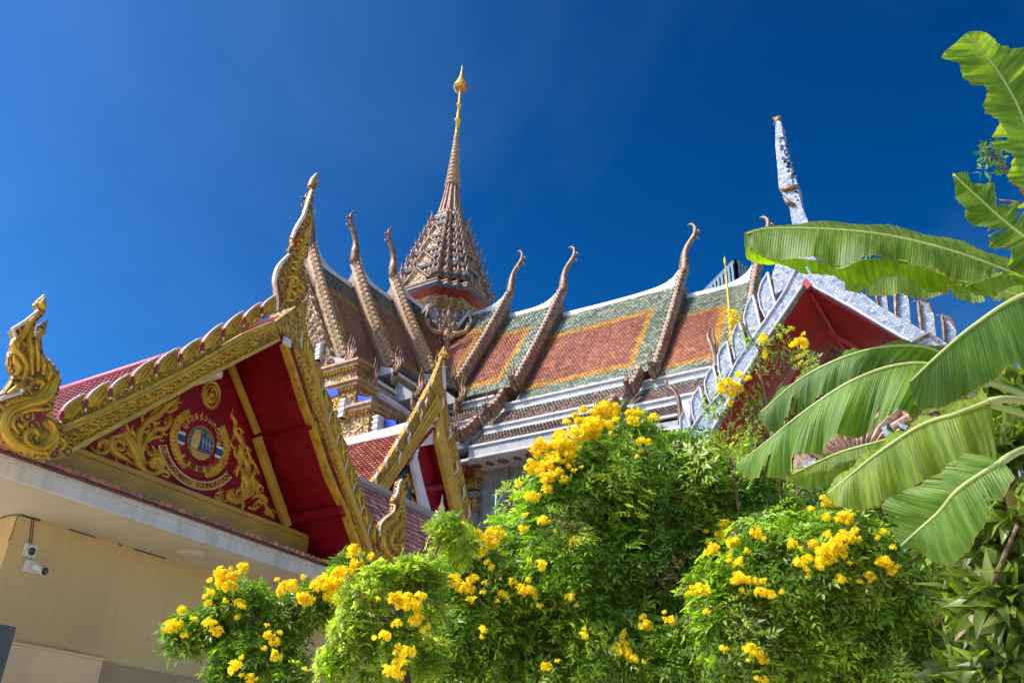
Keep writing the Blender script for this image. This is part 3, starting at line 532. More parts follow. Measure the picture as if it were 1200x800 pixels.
for s in (-1, 1):   # wreath of leaves, open at the top
    m = MB()
    for k in range(15):
        a = -math.pi/2+s*(.35+k*.142); c_ = E_(.40*math.cos(a), .37*math.sin(a), .01); t = V(-math.sin(a), 0, math.cos(a))*s; rr = V(math.cos(a), 0, math.sin(a))
        for o_ in (-.045, 0, .045): m.ribbon([c_+rr*o_*.4, c_+rr*o_+t*.045, c_+rr*o_*1.3+t*.085], [.024, .05, .008], NY, .025, 0, 2)
    m.build('laurel_branch', 'gold', emb, True)
def arcband(r0x, r0z, r1x, r1z, a0, a1, D, c=(0, 0), n=24):
    up = [E_(c[0]+r1x*math.cos(a), c[1]+r1z*math.sin(a), D) for a in np.linspace(a0, a1, n)]; lo = [E_(c[0]+r0x*math.cos(a), c[1]+r0z*math.sin(a), D) for a in np.linspace(a0, a1, n)]
    return up+lo[::-1]
A0, A1 = R(205), R(333)
rbn = MB().prism(arcband(.52, .47, .62, .565, A0, A1, .012), (0, .02, 0)).build('ribbon', 'gold_paint', emb)
m = MB()
for rx, rz in ((.62, .565), (.52, .47)):
    P = [E_(rx*math.cos(a), rz*math.sin(a), .014) for a in np.linspace(A0, A1, 24)]; m.ribbon(P, [.014]*24, NY, .01, 0, 1)
m.build('ribbon_border', 'white_edge', emb)
rbn2 = MB().prism(arcband(.29, .29, .375, .365, R(228), R(315), .03, (-.01, 0)), (0, .02, 0)).build('ribbon', 'gold_paint', emb)
def letters(txt, rx, rz, a0, a1, size, mat, D, c=(0, 0), inside=True, ext=.003):
    chars = [t for t in txt]; n = len(chars)
    for i, chh in enumerate(chars):
        if chh == ' ': continue
        a = a0+(a1-a0)*(i+.5)/n; cu = bpy.data.curves.new('letter', 'FONT'); cu.body = chh; cu.size = size; cu.extrude = ext; cu.offset = .0012; cu.align_x = 'CENTER'; cu.align_y = 'CENTER'; cu.resolution_u = 2
        o = bpy.data.objects.new('letter', cu); C.objects.link(o); cu.materials.append(MAT[mat])
        p = E_(c[0]+rx*math.cos(a), c[1]+rz*math.sin(a), D); rot = (a+math.pi/2) if inside else (a-math.pi/2)
        mw = Matrix.Translation(p) @ Matrix.Rotation(-rot, 4, 'Y') @ Matrix.Rotation(math.pi/2, 4, 'X')
        dg = bpy.context.evaluated_depsgraph_get(); me = bpy.data.meshes.new_from_object(o.evaluated_get(dg)); me.transform(mw); bpy.data.objects.remove(o)
        if len(me.vertices): me.name = 'letter'; link('letter', me, emb)
letters('RUAMKATANYU FOUNDATION', .57, .518, R(206), R(332), .10, 'letter_red', .018)
letters('義德善堂', .333, .328, R(231), R(312), .115, 'letter_red', .036, (-.01, 0))
th = ['มู', 'ล', 'นิ', 'ธิ', 'ร่', 'ว', 'ม', 'ก', 'ตั', 'ญ', 'ญู']
letters(th, .30, .315, R(165), R(15), .115, 'sail_yellow', .012, inside=False)
# --- things fixed to the gatehouse
lamp = MB(); c_ = onZ(225, 648, ZS); lamp.lathe(c_+V(0, 0, -.05), [(.001, 0), (.14, .003), (.19, .02), (.2, .05)], 28); lm = lamp.build('ceiling_lamp', 'cream_soffit', None, True); tag(lm, 'round flush white ceiling lamp on the soffit under the gatehouse eave', 'lamp')
def seccam(px, py, lab, side):
    c_ = onY(px, py, YW); t = thing('security_camera', lab, 'camera', c_, 'security cameras on the gatehouse wall')
    m = MB(); m.box((c_.x-.08, YW-.05, c_.z-.075), (c_.x+.09, YW, c_.z+.075)); m.build('mount_box', 'plastic_white', t, bevel=.012)
    m = MB(); p = V(c_.x+side*.03, YW-.05, c_.z); q = p+V(side*.05, -.15, -.05); m.tube([p, p+V(0, -.03, 0), q, q+V(side*.002, -.01, 0)], [.03, .045, .055, .05], 14); m.build('housing', 'plastic_white', t, True)
    m = MB(); d = (q-p).normalized(); m.tube([q+V(side*.002, -.008, 0), q+d*.03], [.047, .044], 14); m.build('lens', 'lens', t, True)
seccam(33.5, 645, 'upper white security camera facing left on the cream wall below the cables', -1)
seccam(34, 664, 'lower white security camera with big dark lens turned right on the cream wall', 1)
m = MB(); P = [onY(x, y, YW-.01) for x, y in ((34, 638), (36, 620), (37.5, 606))]; m.tube(P, .006, 5); m.tube([p+V(.03, 0, 0) for p in P], .006, 5); m.tube([onY(21, 603, YW-.012), onY(36, 606, YW-.012), onY(48, 609, YW-.012)], .007, 5)
m.tube([onY(21, 603, YW-.014), onY(15, 622, YW-.014), onY(10, 634, YW-.014)], .006, 5); m.tube([onX(19, 603, XC-.012), onX(10, 604, XC-.012), onX(0, 607, XC-.012)], .007, 5)
tag(m.build('cable', 'cable'), 'thin dark cables running along the soffit down to the two security cameras', 'cable')
# granite pillar at the lower left corner
a = onY(20, 734.5, 9.4); m = MB(); m.box((a.x-.7, 9.4, 0), (a.x, 10.0, a.z)); pl = m.build('granite_pillar', 'granite', None, bevel=.01); tag(pl, 'dark speckled granite pillar at the bottom left corner in front of the cream wall', 'pillar')

m = MB()
for x0_, x1_ in ((6.6, 7.0), (7.35, 7.42), (7.6, 8.15), (5.95, 6.2)): m.box((x0_, YW-.004, ZS-.02), (x1_, YW, ZS-.002))
stuff(m.build('joint_gap', 'cable', gate))
# ================================================================ TEMPLE HALL (right wing along Y, left wing along X, spire over the crossing)
HX, HY = 27.0, 20.6
hall = thing('temple_hall', 'large temple hall with green and orange tiled tiered roofs under a tall gilded spire', 'temple', (HX, HY, 0))
GREEN = [(.30, .35, .21), (.23, .29, .18), (.38, .43, .28), (.18, .24, .15), (.46, .50, .36)]
ORNG = [(.72, .37, .05), (.76, .42, .07), (.66, .31, .04)]
TERR = [(.50, .19, .09), (.44, .16, .08), (.55, .23, .12), (.38, .14, .09)]
SHG = [(.16, .22, .16), (.20, .27, .19), (.12, .17, .13)]  # shaded copy of GREEN: the left wing's shade is put into the colour
zseed = 3.1
def tiles(A, B, A2, B2, name, parent, fcol, tw=.125, ex=.105):
    """pointed glazed tiles on the slope A-B (ridge) to A2-B2 (eave)"""
    A, B, A2, B2 = map(Vector, (A, B, A2, B2)); u = (B-A); d = (A2-A); n = u.cross(d).normalized(); n = n if n.z > 0 else -n
    nu = max(1, int(u.length/tw)); nv = max(1, int(d.length/ex)); m = MB(); uu = u.normalized(); dd = d.normalized(); tw = u.length/nu; ex = d.length/nv
    for j in range(nv):
        off = .5 if j % 2 else 0.
        for i in range(nu+(0 if off else 1)):
            x = (i+off-.5)*tw if not off else (i+off-.5)*tw
            x0 = max(0, x); x1 = min(u.length, x+tw)
            if x1-x0 < .02: continue
            y = j*ex; cx = (x0+x1)/2; sag = -.0
            p = A+uu*x0+dd*y+n*.012; q = A+uu*x1+dd*y+n*.012; e = ex*.75; l = random.uniform(.028, .045)
            col = jit(random.choice(fcol(cx/u.length, (y+ex/2)/d.length, u.length, d.length)), .22); g_ = 1+.30*noise.noise((A+uu*cx+dd*y)*.55)-.22*max(0, noise.noise(V(cx*2.2, y*.25, 7.+zseed)))-(.35 if random.random() < .012 else 0); col = tuple(c_*g_ for c_ in col)
            m.add([p, q, q+dd*e+n*(l-.012), A+uu*cx+dd*(y+ex*1.5)+n*(l+.004), p+dd*e+n*(l-.012)], [(0, 1, 2, 3, 4)], 0, col)
    return stuff(m.build(name, 'glazed_tile', parent))
def panel(gm, bw, side, gtop=.30, green=GREEN):
    """green field, orange border, terracotta panel; side = which end has the green margin"""
    def f(u, v, lu, lv):
        du = (1-u)*lu if side > 0 else u*lu; other = 1e9
        dv0 = v*lv; dv1 = (1-v)*lv; top = gtop*lv; bo = .085*lv
        a = min(du-gm, dv0-top+.0, dv1-bo)
        return green if a < 0 else (ORNG if a < bw else TERR)
    return f
def swoop_ridge(P, Q, z, parent, w=.26, up0=0., up1=0.):
    """white ridge cap that sweeps up at its ends"""
    P, Q = Vector(P), Vector(Q); n = 18; m = MB(); prev = None; d = (Q-P).normalized()
    pts = []
    for i in range(n+1):
        t = i/n; s = (Q-P).length; sag = -.05*math.sin(math.pi*t); lift = up0*math.exp(-t*s/.35)+up1*math.exp(-(1-t)*s/.35)
        pts.append(P.lerp(Q, t)+V(0, 0, sag+lift))
    for a, b in zip(pts[:-1], pts[1:]):
        lo = V(0, 0, -.25); sd = d.cross(V(0, 0, 1))*(w/2)
        m.add([a-sd, a+sd, b+sd, b-sd, V(a.x, a.y, P.z)-sd*1.6+lo, V(a.x, a.y, P.z)+sd*1.6+lo, V(b.x, b.y, P.z)+sd*1.6+lo, V(b.x, b.y, P.z)-sd*1.6+lo], [(0, 1, 2, 3), (0, 3, 7, 4), (1, 5, 6, 2)], 0)
    m.add([pts[0]-sd, pts[0]+sd, P+sd*1.6+lo, P-sd*1.6+lo, pts[-1]-sd, pts[-1]+sd, Q+sd*1.6+lo, Q-sd*1.6+lo], [(0, 3, 2, 1), (4, 5, 6, 7)])
    return m.build('ridge_cap', 'white_trim', parent)
def hook(base, out, h, parent, mat='bronze', name='roof_finial', twin=False):
    """chofa: slender horn leaning out from the ridge, tip curling back, little beard on the outside"""
    b = Vector(base); o = Vector(out).normalized(); m = MB()
    pr = [(0, -.12, .17), (.02, .08, .17), (.03, .25, .13), (.06, .38, .11), (.12, .50, .105), (.20, .60, .10), (.26, .70, .085), (.285, .80, .07), (.27, .89, .05), (.22, .95, .032), (.17, .965, .018), (.14, .95, .006)]
    P = [b+o*(x*h)+V(0, 0, z*h) for x, z, r in pr]; Wd = [r*h*.62 for x, z, r in pr]; P, Wd = smooth(P, Wd, 3)
    m.tube(P, [w_*1.45 for w_ in Wd], 7, flat=.6)
    for x, z, k in ((.29, .62, 1.1), (.36, .76, .5)): q = b+o*(x*h)+V(0, 0, z*h); m.tube([q-o*.05, q+o*(.06*h*k)-V(0, 0, .03*h), q+o*(.05*h*k)-V(0, 0, .075*h*k)], [.035*h, .02*h, .003], 5)
    for x, z in ((.20, .96), (.24, .97)): q = b+o*(x*h)+V(0, 0, z*h); m.tube([q, q+V(0, 0, .05*h)-o*.02], [.014*h, .003], 4)
    return m.build(name, mat, parent, True)
def naga(base, out, s, parent, mat='bronze'):
    """hang hong: crest of curled naga heads at the foot of a bargeboard"""
    b = Vector(base); o = Vector(out).normalized(); m = MB()
    for k, (x, sc) in enumerate(((0, 1.), (.16, .8), (-.13, .62))):
        P = [b+o*((x+a)*s)+V(0, 0, z*s*sc) for a, z in ((-.12, -.18), (.04, 0), (.14, .2), (.06, .42), (.04, .66), (.12, .88), (.06, 1.08))]
        P, Wd = smooth(P, [q*s*sc for q in (.15, .16, .11, .07, .045, .025, .006)], 2); m.tube(P, Wd, 6, flat=.7)
        m.tube([P[4], P[4]+o*.16*s+V(0, 0, .10*s), P[4]+o*.14*s+V(0, 0, .24*s)], [.06*s, .03*s, .004], 5)
    return m.build('naga_finial', mat, parent, True)
def verge(top, bot, out, parent, w=.30, h=.30, n=26, mat='verge_gold', hookh=1.7, nag=.9, hk=True):
    """bargeboard lying on the roof edge, scaled like a serpent, with teeth, horn and naga"""
    top, bot = Vector(top), Vector(bot); out = Vector(out); d = (bot-top); side = out
    nrm = d.cross(out).normalized(); nrm = nrm if nrm.z > 0 else -nrm
    # slight concave curve
    pts = [top.lerp(bot, t)-nrm*(.06*math.sin(math.pi*t)) for t in np.linspace(0, 1, 9)]
    m = MB()
    for a, b in zip(pts[:-1], pts[1:]): m.bar(a-nrm*.15, b-nrm*.15+(b-a)*.01, w*.62, h+.02, nrm)
    o = m.build('bargeboard', mat, parent)
    m = MB()
    for a, b in zip(pts[:-1], pts[1:]): m.bar(a-nrm*.02+out*(-w*.36), b-nrm*.02+out*(-w*.36)+(b-a)*.01, .05, h*.5, nrm)
    m.build('moulding', 'white_trim', o)
    m = MB(); dd = d.normalized(); L_ = d.length; k = int(L_/.24)
    for i in range(k):
        t = (i+.5)/k; p = top.lerp(bot, t)-nrm*(.06*math.sin(math.pi*t))
        q = p+nrm*(h-.14); s = .115
        m.tube([p-dd*.12-out*w*.42+nrm*.02, p-dd*.02-out*w*.2+nrm*(h-.06), p+dd*.06+out*w*.2+nrm*(h-.06), p+dd*.16+out*w*.42+nrm*.0], [.05, .075, .075, .05], 5)
        m.add([q-dd*s-out*w*.36, q+dd*s-out*w*.36, q+dd*s+out*w*.36, q-dd*s+out*w*.36, q+nrm*.14-dd*s*1.1, q+nrm*.17-dd*s*1.1+out*w*.2, q+nrm*.14-dd*s*1.1-out*w*.3], [(0, 1, 6), (1, 2, 5, 4, 6), (2, 3, 5), (3, 0, 6, 4, 5)])
        # rows of scales on both cheeks
        for e in (-1, 1):
            for r in range(2):
                c0 = p+nrm*(.0+.13*r)+out*(e*w*.36); sh = dd*(.085*(r % 2))
                m.add([c0-dd*.08+sh, c0+dd*.08+sh, c0+sh+dd*.05+nrm*.12+out*(e*.035), c0+sh-dd*.05+nrm*.13+out*(e*.03)], [(0, 1, 2, 3)])
    stuff(m.build('scales', mat, o))
    if hk: hook(top+V(0, 0, .25), out, hookh, parent)
    if nag: naga(bot+nrm*.12+dd*.1, dd*.0+V(d.x, d.y, 0).normalized(), nag, parent)
    return o
# ---- right wing: x = slope, y = along. sections (y_in, y_out, ridge z)
XE = 23.8                                   # where the steep upper slope ends
secR = [(HY, 17.35, 20.75, 15.55, 1), (17.35, 14.85, 20.15, 15.05, 1), (14.85, 9.72, 19.5, 14.46, 1), (9.72, 7.0, 18.87, 14.12, 1)]
for i, (y0, y1, zr_, ze, _) in enumerate(secR):
    e = .03*i
    m = MB(); m.prism([V(HX, y1-.02, zr_), V(XE, y1-.02, ze), V(HX, y1-.02, ze-.2), V(2*HX-XE, y1-.02, ze)], (0, y0-y1+.02, 0)); m.build('roof_core', 'brown_board', hall)  # dark brown stands in for the shadow on the stepped roof ends
    tiles((HX, y0, zr_+.02), (HX, y1, zr_+.02), (XE, y0, ze+.02), (XE, y1, ze+.02), 'roof_tiles', hall, panel(.82 if i else .4, .30, 1, .27))
    swoop_ridge((HX, y0-.1, zr_+.05), (HX, y1+.15, zr_+.05), 0, hall, .2, .0, .5)
for i, (yv, zr_, ze) in enumerate(((17.35, 20.75, 15.5), (14.85, 20.15, 14.95), (9.72, 19.5, 14.25), (7.0, 18.87, 14.0))):
    verge((HX, yv, zr_+.35), (XE-.05, yv, ze+.05), (0, -1, 0), hall, w=.25, h=.26, mat='serpent_brown', hookh=1.95, nag=.85)
# ---- left wing along X, visible slope faces -Y
YE = 18.3; YG = 17.4
secL = [(HX, 23.3, 20.6, 16.25), (23.3, 21.05, 19.95, 15.45), (21.05, 18.7, 19.3, 14.65)]
for i, (x0, x1, zr_, ze) in enumerate(secL):
    m = MB(); m.prism([V(x1-.02, HY, zr_), V(x1-.02, YE, ze), V(x1-.02, HY, ze-.2), V(x1-.02, 2*HY-YE, ze)], (x0-x1+.02, 0, 0)); m.build('roof_core', 'brown_board', hall)  # core coloured dark to paint in the shadow at the section steps
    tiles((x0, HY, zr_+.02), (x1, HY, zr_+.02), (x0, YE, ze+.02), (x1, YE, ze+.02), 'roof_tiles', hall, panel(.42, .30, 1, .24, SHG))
    swoop_ridge((x0-.1, HY, zr_+.05), (x1+.15, HY, zr_+.05), 0, hall, .2, 0, .75)
for i, (xv, zr_, ze) in enumerate(((23.3, 20.6, 16.15), (21.05, 19.95, 15.3), (18.7, 19.3, 14.55))):
    verge((xv, HY, zr_+.35), (xv, YE-.05, ze+.05), (-1, 0, 0), hall, w=.26, h=.26, hookh=1.95, nag=.8)
# valley between the wings: tiled slopes of the crossing roof meet under the spire
m = MB(); m.prism([V(HX-1.15, HY-1.15, 15.0), V(HX+1.15, HY-1.15, 15.0), V(HX+1.15, HY+1.15, 15.0), V(HX-1.15, HY+1.15, 15.0)], (0, 0, 4.6)); m.build('spire_base_block', 'marble', hall)
# ---- skirt tiers (right wing): profile steps outward and down
def skirtR(y0, y1, dz=0., last=True, nt=2):
    prof = [(XE, 14.46, 14.16), (23.0, 13.32, 13.06), (22.2, 12.36, 11.92)]
    for k, (x, za, zb_) in enumerate(prof):
        za += dz; zb_ += dz; yy0 = y0; yy1 = y1
        # fascia with two white fillets
        m = MB(); m.box((x+.02, yy1, zb_), (x+.3, yy0, za)); m.build('fascia', 'stone', hall)
        m = MB(); m.box((x-.04, yy1, za-.05), (x+.05, yy0, za+.02)); m.box((x-.03, yy1, zb_+.0), (x+.05, yy0, zb_+.06)); m.build('white_moulding', 'white_trim', hall)
        if k < 2:
            x2, za2 = prof[k+1][0], prof[k+1][1]+dz
            def fc(u, v, lu, lv, k=k): return (GREEN if v < (.3 if k == 0 else .15) else ([(.40, .25, .18), (.46, .31, .24), (.33, .20, .15)]))
            m = MB(); m.prism([V(x+.3, yy1, zb_), V(x2, yy1, za2-.03), V(x+.3, yy1, za2-.2)], (0, yy0-yy1, 0)); m.build('roof_core', 'stone', hall)
            tiles((x+.02, yy0, zb_-.0), (x+.02, yy1, zb_), (x2, yy0, za2+.02), (x2, yy1, za2+.02), 'roof_tiles', hall, fc, .12, .1)
skirtR(20.5, 15.75, .42); skirtR(15.6, 10.5, 0); skirtR(10.35, 6.0, -.3)
# small stepped bargeboards with nagas where the skirt tiers step
for yv, dz in ((15.0, .15), (9.9, -.15)):
    for k, (xa, za, xb, zb_, dy) in enumerate(((23.75, 14.5, 23.05, 13.55, .30), (23.05, 13.3, 22.2, 12.5, .85))):
        verge((xa, yv+dy, za+dz+.12), (xb-.15, yv+dy, zb_+dz), (0, -1, 0), hall, w=.34, h=.28, mat='bronze', hk=False, nag=.75)
# soffit, painted panels and wall with lotus capitals
ys = (17.0, 5.5)
m = MB(); m.box((22.22, 5.5, 11.90), (23.5, 20.5, 11.98)); m.build('soffit', 'white_trim', hall)
for k in range(22):
    y = 17.2-k*.52; m = MB(); m.prism([V(22.75+.2*math.cos(a), y+(.20 if k % 2 else .13)*math.sin(a), 11.885) for a in (j*math.pi/6 for j in range(12))], (0, 0, .02)); m.build('painted_medallion', 'brown_board', hall)
m = MB(); m.box((23.3, 5.9, 0), (23.7, 20.6, 11.9)); m.box((24.2, 6.5, 11.8), (29.5, 20.3, 14.3)); m.build('wall', 'marble', hall)
for y in (16.1, 13.2, 10.3, 7.4):
    m = MB(); m.box((23.05, y-.28, 0), (23.3, y+.28, 11.2)); m.build('pilaster', 'marble', hall)
    m = MB()
    for z0, w_, h_ in ((11.6, .42, .28), (11.25, .34, .33), (10.95, .38, .1), (10.6, .32, .33), (10.5, .36, .1)): m.box((23.3-w_*.85, y-w_, z0), (23.31, y+w_, z0+h_))
    cap_ = m.build('lotus_capital', 'carved_far', hall); m = MB()
    for z0, n_ in ((11.3, 6), (10.62, 5)):
        for k in range(n_): yy = y-.36+.72*(k+.5)/n_; m.add([(23.0, yy-.06, z0), (23.0, yy+.06, z0), (22.93, yy, z0+.34), (23.02, yy, z0)], [(0, 2, 1), (0, 3, 2), (3, 1, 2)])
    stuff(m.build('lotus_petals', 'gold', cap_))
    m = MB(); m.box((22.4, y-.3, 11.62), (23.3, y+.3, 11.9)); m.build('bracket', 'red_dark', hall, bevel=.05)
m = MB(); m.box((23.27, 14.66, 8), (23.3, 14.74, 11.9)); m.build('drain_stain', 'brown_board', hall)
# ---- left wing eave: grey band, hanging fringe, stepped skirt
def fringe(x0, x1, y, z, parent, h=.42, wd=.17, mat='verge_gold'):
    m = MB(); n = int((x1-x0)/wd)
    for i in range(n):
        a = x0+i*wd; m.prism([V(a+.01, y, z), V(a+wd-.01, y, z), V(a+wd-.015, y, z-h*.62), V(a+wd*.5, y, z-h), V(a+.015, y, z-h*.62)], (0, .07, 0)); m.tube([V(a+wd*.5, y-.01, z-.02), V(a+wd*.5, y-.03, z-h*.5), V(a+wd*.5, y-.01, z-h*.9)], [.02, .035, .008], 4)
    return stuff(m.build('fringe', mat, parent))
for i, (x0, x1, z) in enumerate(((18.4, 21.0, 14.3), (20.7, 23.3, 15.0), (23.1, 25.2, 15.8))):
    m = MB(); m.prism([V(x0, YE+.1, z+.25), V(x0, YE-.45, z+.05), V(x0, YE-.45, z-.12), V(x0, YE+.1, z-.12)], (x1-x0, 0, 0)); m.build('eave_band', 'stone', hall)
    m = MB(); m.box((x0-.03, YE-.5, z-.1), (x1, YE-.45, z-.02)); m.build('white_moulding', 'white_trim', hall); fringe(x0, x1, YE-.47, z-.1, hall)
    naga(V(x0+.1, YE-.55, z+.0), (-.3, -1, 0), .8, hall)
    # second tier a little lower and further out
    z2 = z-.95; m = MB(); m.prism([V(x0+.3, YE-.4, z-.25), V(x0+.3, YE-1.15, z2+.05), V(x0+.3, YE-1.15, z2-.12), V(x0+.3, YE-.4, z2-.12)], (x1-x0, 0, 0)); m.build('eave_band', 'stone', hall)
    fringe(x0+.3, x1+.3, YE-1.17, z2-.1, hall); naga(V(x0+.4, YE-1.3, z2+.05), (-.3, -1, 0), .9, hall)
# lower walls of the left wing
m = MB(); m.box((19.3, YG+.3, 0), (26.5, HY+3, 14.0)); m.build('wall', 'marble', hall)
# ---- carved gable end of the left wing (faces -X): cornices, gilded panels, white capitals, blue glass
GX = 18.35
m = MB(); m.prism([V(GX, YE, 14.3), V(GX, 2*HY-YE, 14.3), V(GX, HY, 18.8)], (.3, 0, 0)); gp_ = m.build('gable_panel', 'carved_far', hall)
m = MB(); random.seed(12)
for q in range(520):
    z = random.uniform(14.3, 18.3); y = random.uniform(YE, HY); 
    if (z-14.3)/4.5 > (y-YE)/(HY-YE): continue
    s = random.uniform(.08, .16); a = random.uniform(0, 6.28); p = V(GX-.004, y, z); m.ribbon([p, p+V(0, math.cos(a), math.sin(a))*s, p+V(0, math.cos(a+1), math.sin(a+1))*s*1.6], [s*.3, s*.8, .01], NX, .09, 0, 2)
stuff(m.build('carved_leaves', 'antefix_stone', gp_, True))
def stepG(x, ya, yb, z0, z1):
    m = MB(); m.box((x, ya, z0), (x+.8, yb, z1)); pn = m.build('gable_panel', 'carved_far', hall)
    m = MB(); m.box((x-.12, ya-.1, z1), (x+.8, yb, z1+.12)); m.box((x-.2, ya-.18, z1+.12), (x+.8, yb, z1+.2)); m.box((x-.06, ya-.04, z0-.08), (x+.8, yb, z0+.04)); m.build('cornice', 'verge_gold', pn)
    m = MB(); k = int((yb-ya)/.13)
    for i in range(k): y = ya+i*.13; m.add([(x-.10, y, z1-.02), (x-.10, y+.11, z1-.02), (x-.14, y+.055, z1-.2), (x-.02, y+.055, z1-.02)], [(0, 2, 1), (0, 3, 2), (3, 1, 2)])
    for _ in range(int((yb-ya)*(z1-z0)*30)):
        y = random.uniform(ya+.05, yb-.1); z = random.uniform(z0+.08, z1-.3); s = random.uniform(.06, .12); a = random.uniform(0, 6.28); p = V(x-.004, y, z)
        m.ribbon([p, p+V(0, math.cos(a), math.sin(a))*s, p+V(0, math.cos(a+1), math.sin(a+1))*s*1.6], [s*.3, s*.8, .01], NX, .07, 0, 2)
    stuff(m.build('carved_leaves', 'gold', pn, True))
stepG(GX-.1, YG-.25, 21, 13.1, 13.85); stepG(GX-.6, YG-.8, 21, 12.1, 12.85); stepG(GX-.9, YG-1.7, 21, 10.9, 11.8); stepG(GX-1.1, YG-2.1, 21, 9.4, 10.7)
for px, py, X in ((402, 478, GX-1.05), (441, 498, GX-1.0), (374, 412, GX-.1)):
    c = onX(px, py, X); m = MB(); m.box((X-.06, c.y-.08, c.z-.3), (X+.2, c.y+.08, c.z+.28)); 
    for zz in (-.3, -.12, .05, .2): m.box((X-.09, c.y-.10, c.z+zz), (X+.2, c.y+.10, c.z+zz+.05))
    m.build('white_capital', 'white', hall)
for px, py, X in ((428, 468, GX-.9), (455, 495, GX-.8), (388, 459, GX-1.)):
    c = onX(px, py, X); m = MB(); m.prism([c+V(0, a*.3, b*.3) for a, b in ((-1, -.5), (-.2, -.6), (.9, .1), (1, .7), (.1, .3), (-.8, .1))], (.05, 0, 0)); m.build('blue_glass_panel', 'blue_glass', hall)
# ---- THE SPIRE
CX, CY = HX, HY+.2
def redent(w, st=3, k=.14):
    """square with indented corners, half width w"""
    q = []; s = w*k
    for i in range(st+1): q.append((w-s*(st-i)*1., w-s*i)) if False else None
    pts = []
    for i in range(st+1): pts += [(w-s*i, w-s*(st-i)-0*s)]
    out = []
    for i in range(st+1):
        out.append((w-s*i, w-s*(st-i)))
        if i < st: out.append((w-s*(i+1), w-s*(st-i)))
    # one quadrant goes from the +x side to the +y side
    full = []
    for a in range(4):
        c_, s_ = (1, 0, -1, 0)[a], (0, 1, 0, -1)[a]
        full += [(x*c_-y*s_, x*s_+y*c_) for x, y in out]
    return full
def rslab(m, w0, w1, z0, z1, mi=0, st=3):
    a = redent(w0, st); b = redent(w1, st); n = len(a)
    m.add([(CX+x, CY+y, z0) for x, y in a]+[(CX+x, CY+y, z1) for x, y in b], [(i, (i+1) % n, n+(i+1) % n, n+i) for i in range(n)]+[tuple(range(n))[::-1], tuple(range(n, 2*n))], mi)
sp = MB(); rslab(sp, 1.2, 1.35, 18.8, 20.6, 0); spire = sp.build('spire', 'marble', hall)
m = MB()
for sx, sy in ((-1, -1), (1, -1), (-1, 1)):   # white ribs of the neck
    for a, b in (((.25, 1.55), (.5, 1.6)), ((1.55, .25), (1.6, .5))): m.bar((CX+sx*(a[0]+1.2), CY+sy*a[1], 18.9), (CX+sx*a[0], CY+sy*b[1], 20.7), .12, .1, V(sx, sy, 0).normalized())
m.build('neck_rib', 'white_trim', spire)
m = MB(); rslab(m, 1.25, 1.65, 20.4, 21.1); m.build('neck_cornice', 'carved_far', spire)
m = MB(); rslab(m, 1.66, 2.0, 21.12, 21.25); m.build('red_underside', 'red_dark', spire)
m = MB(); rslab(m, 2.05, 2.05, 21.25, 21.35); rslab(m, 2.0, 2.0, 21.35, 21.42); rslab(m, 2.1, 2.1, 21.42, 21.52); m.build('platform_edge', 'blue_trim', spire)
m = MB(); rslab(m, 2.14, 2.14, 21.34, 21.38); rslab(m, 2.14, 2.14, 21.5, 21.54); m.build('platform_fillet', 'verge_gold', spire)
Z = [21.54, 22.15, 22.72, 23.25, 23.75, 24.22, 24.66, 25.1, 25.55, 26.0]; Wd_ = [1.92, 1.74, 1.56, 1.40, 1.25, 1.10, .96, .82, .69, .58]
def antefix(m, x, y, z, dx, dy, s, mi=0):
    p = V(x, y, z); o = V(dx, dy, 0); t = V(-dy, dx, 0)
    m.add([p-t*s*.36, p+t*s*.36, p+t*s*.5+V(0, 0, s*.6)+o*.03, p+V(0, 0, s*1.75)+o*.06*s, p-t*s*.5+V(0, 0, s*.6)+o*.03, p+V(0, 0, s*.6)+o*s*.3, p-o*s*.2], [(0, 1, 5), (1, 2, 5), (2, 3, 5), (3, 4, 5), (4, 0, 5), (0, 6, 1), (1, 6, 3, 2), (0, 4, 3, 6)], mi)
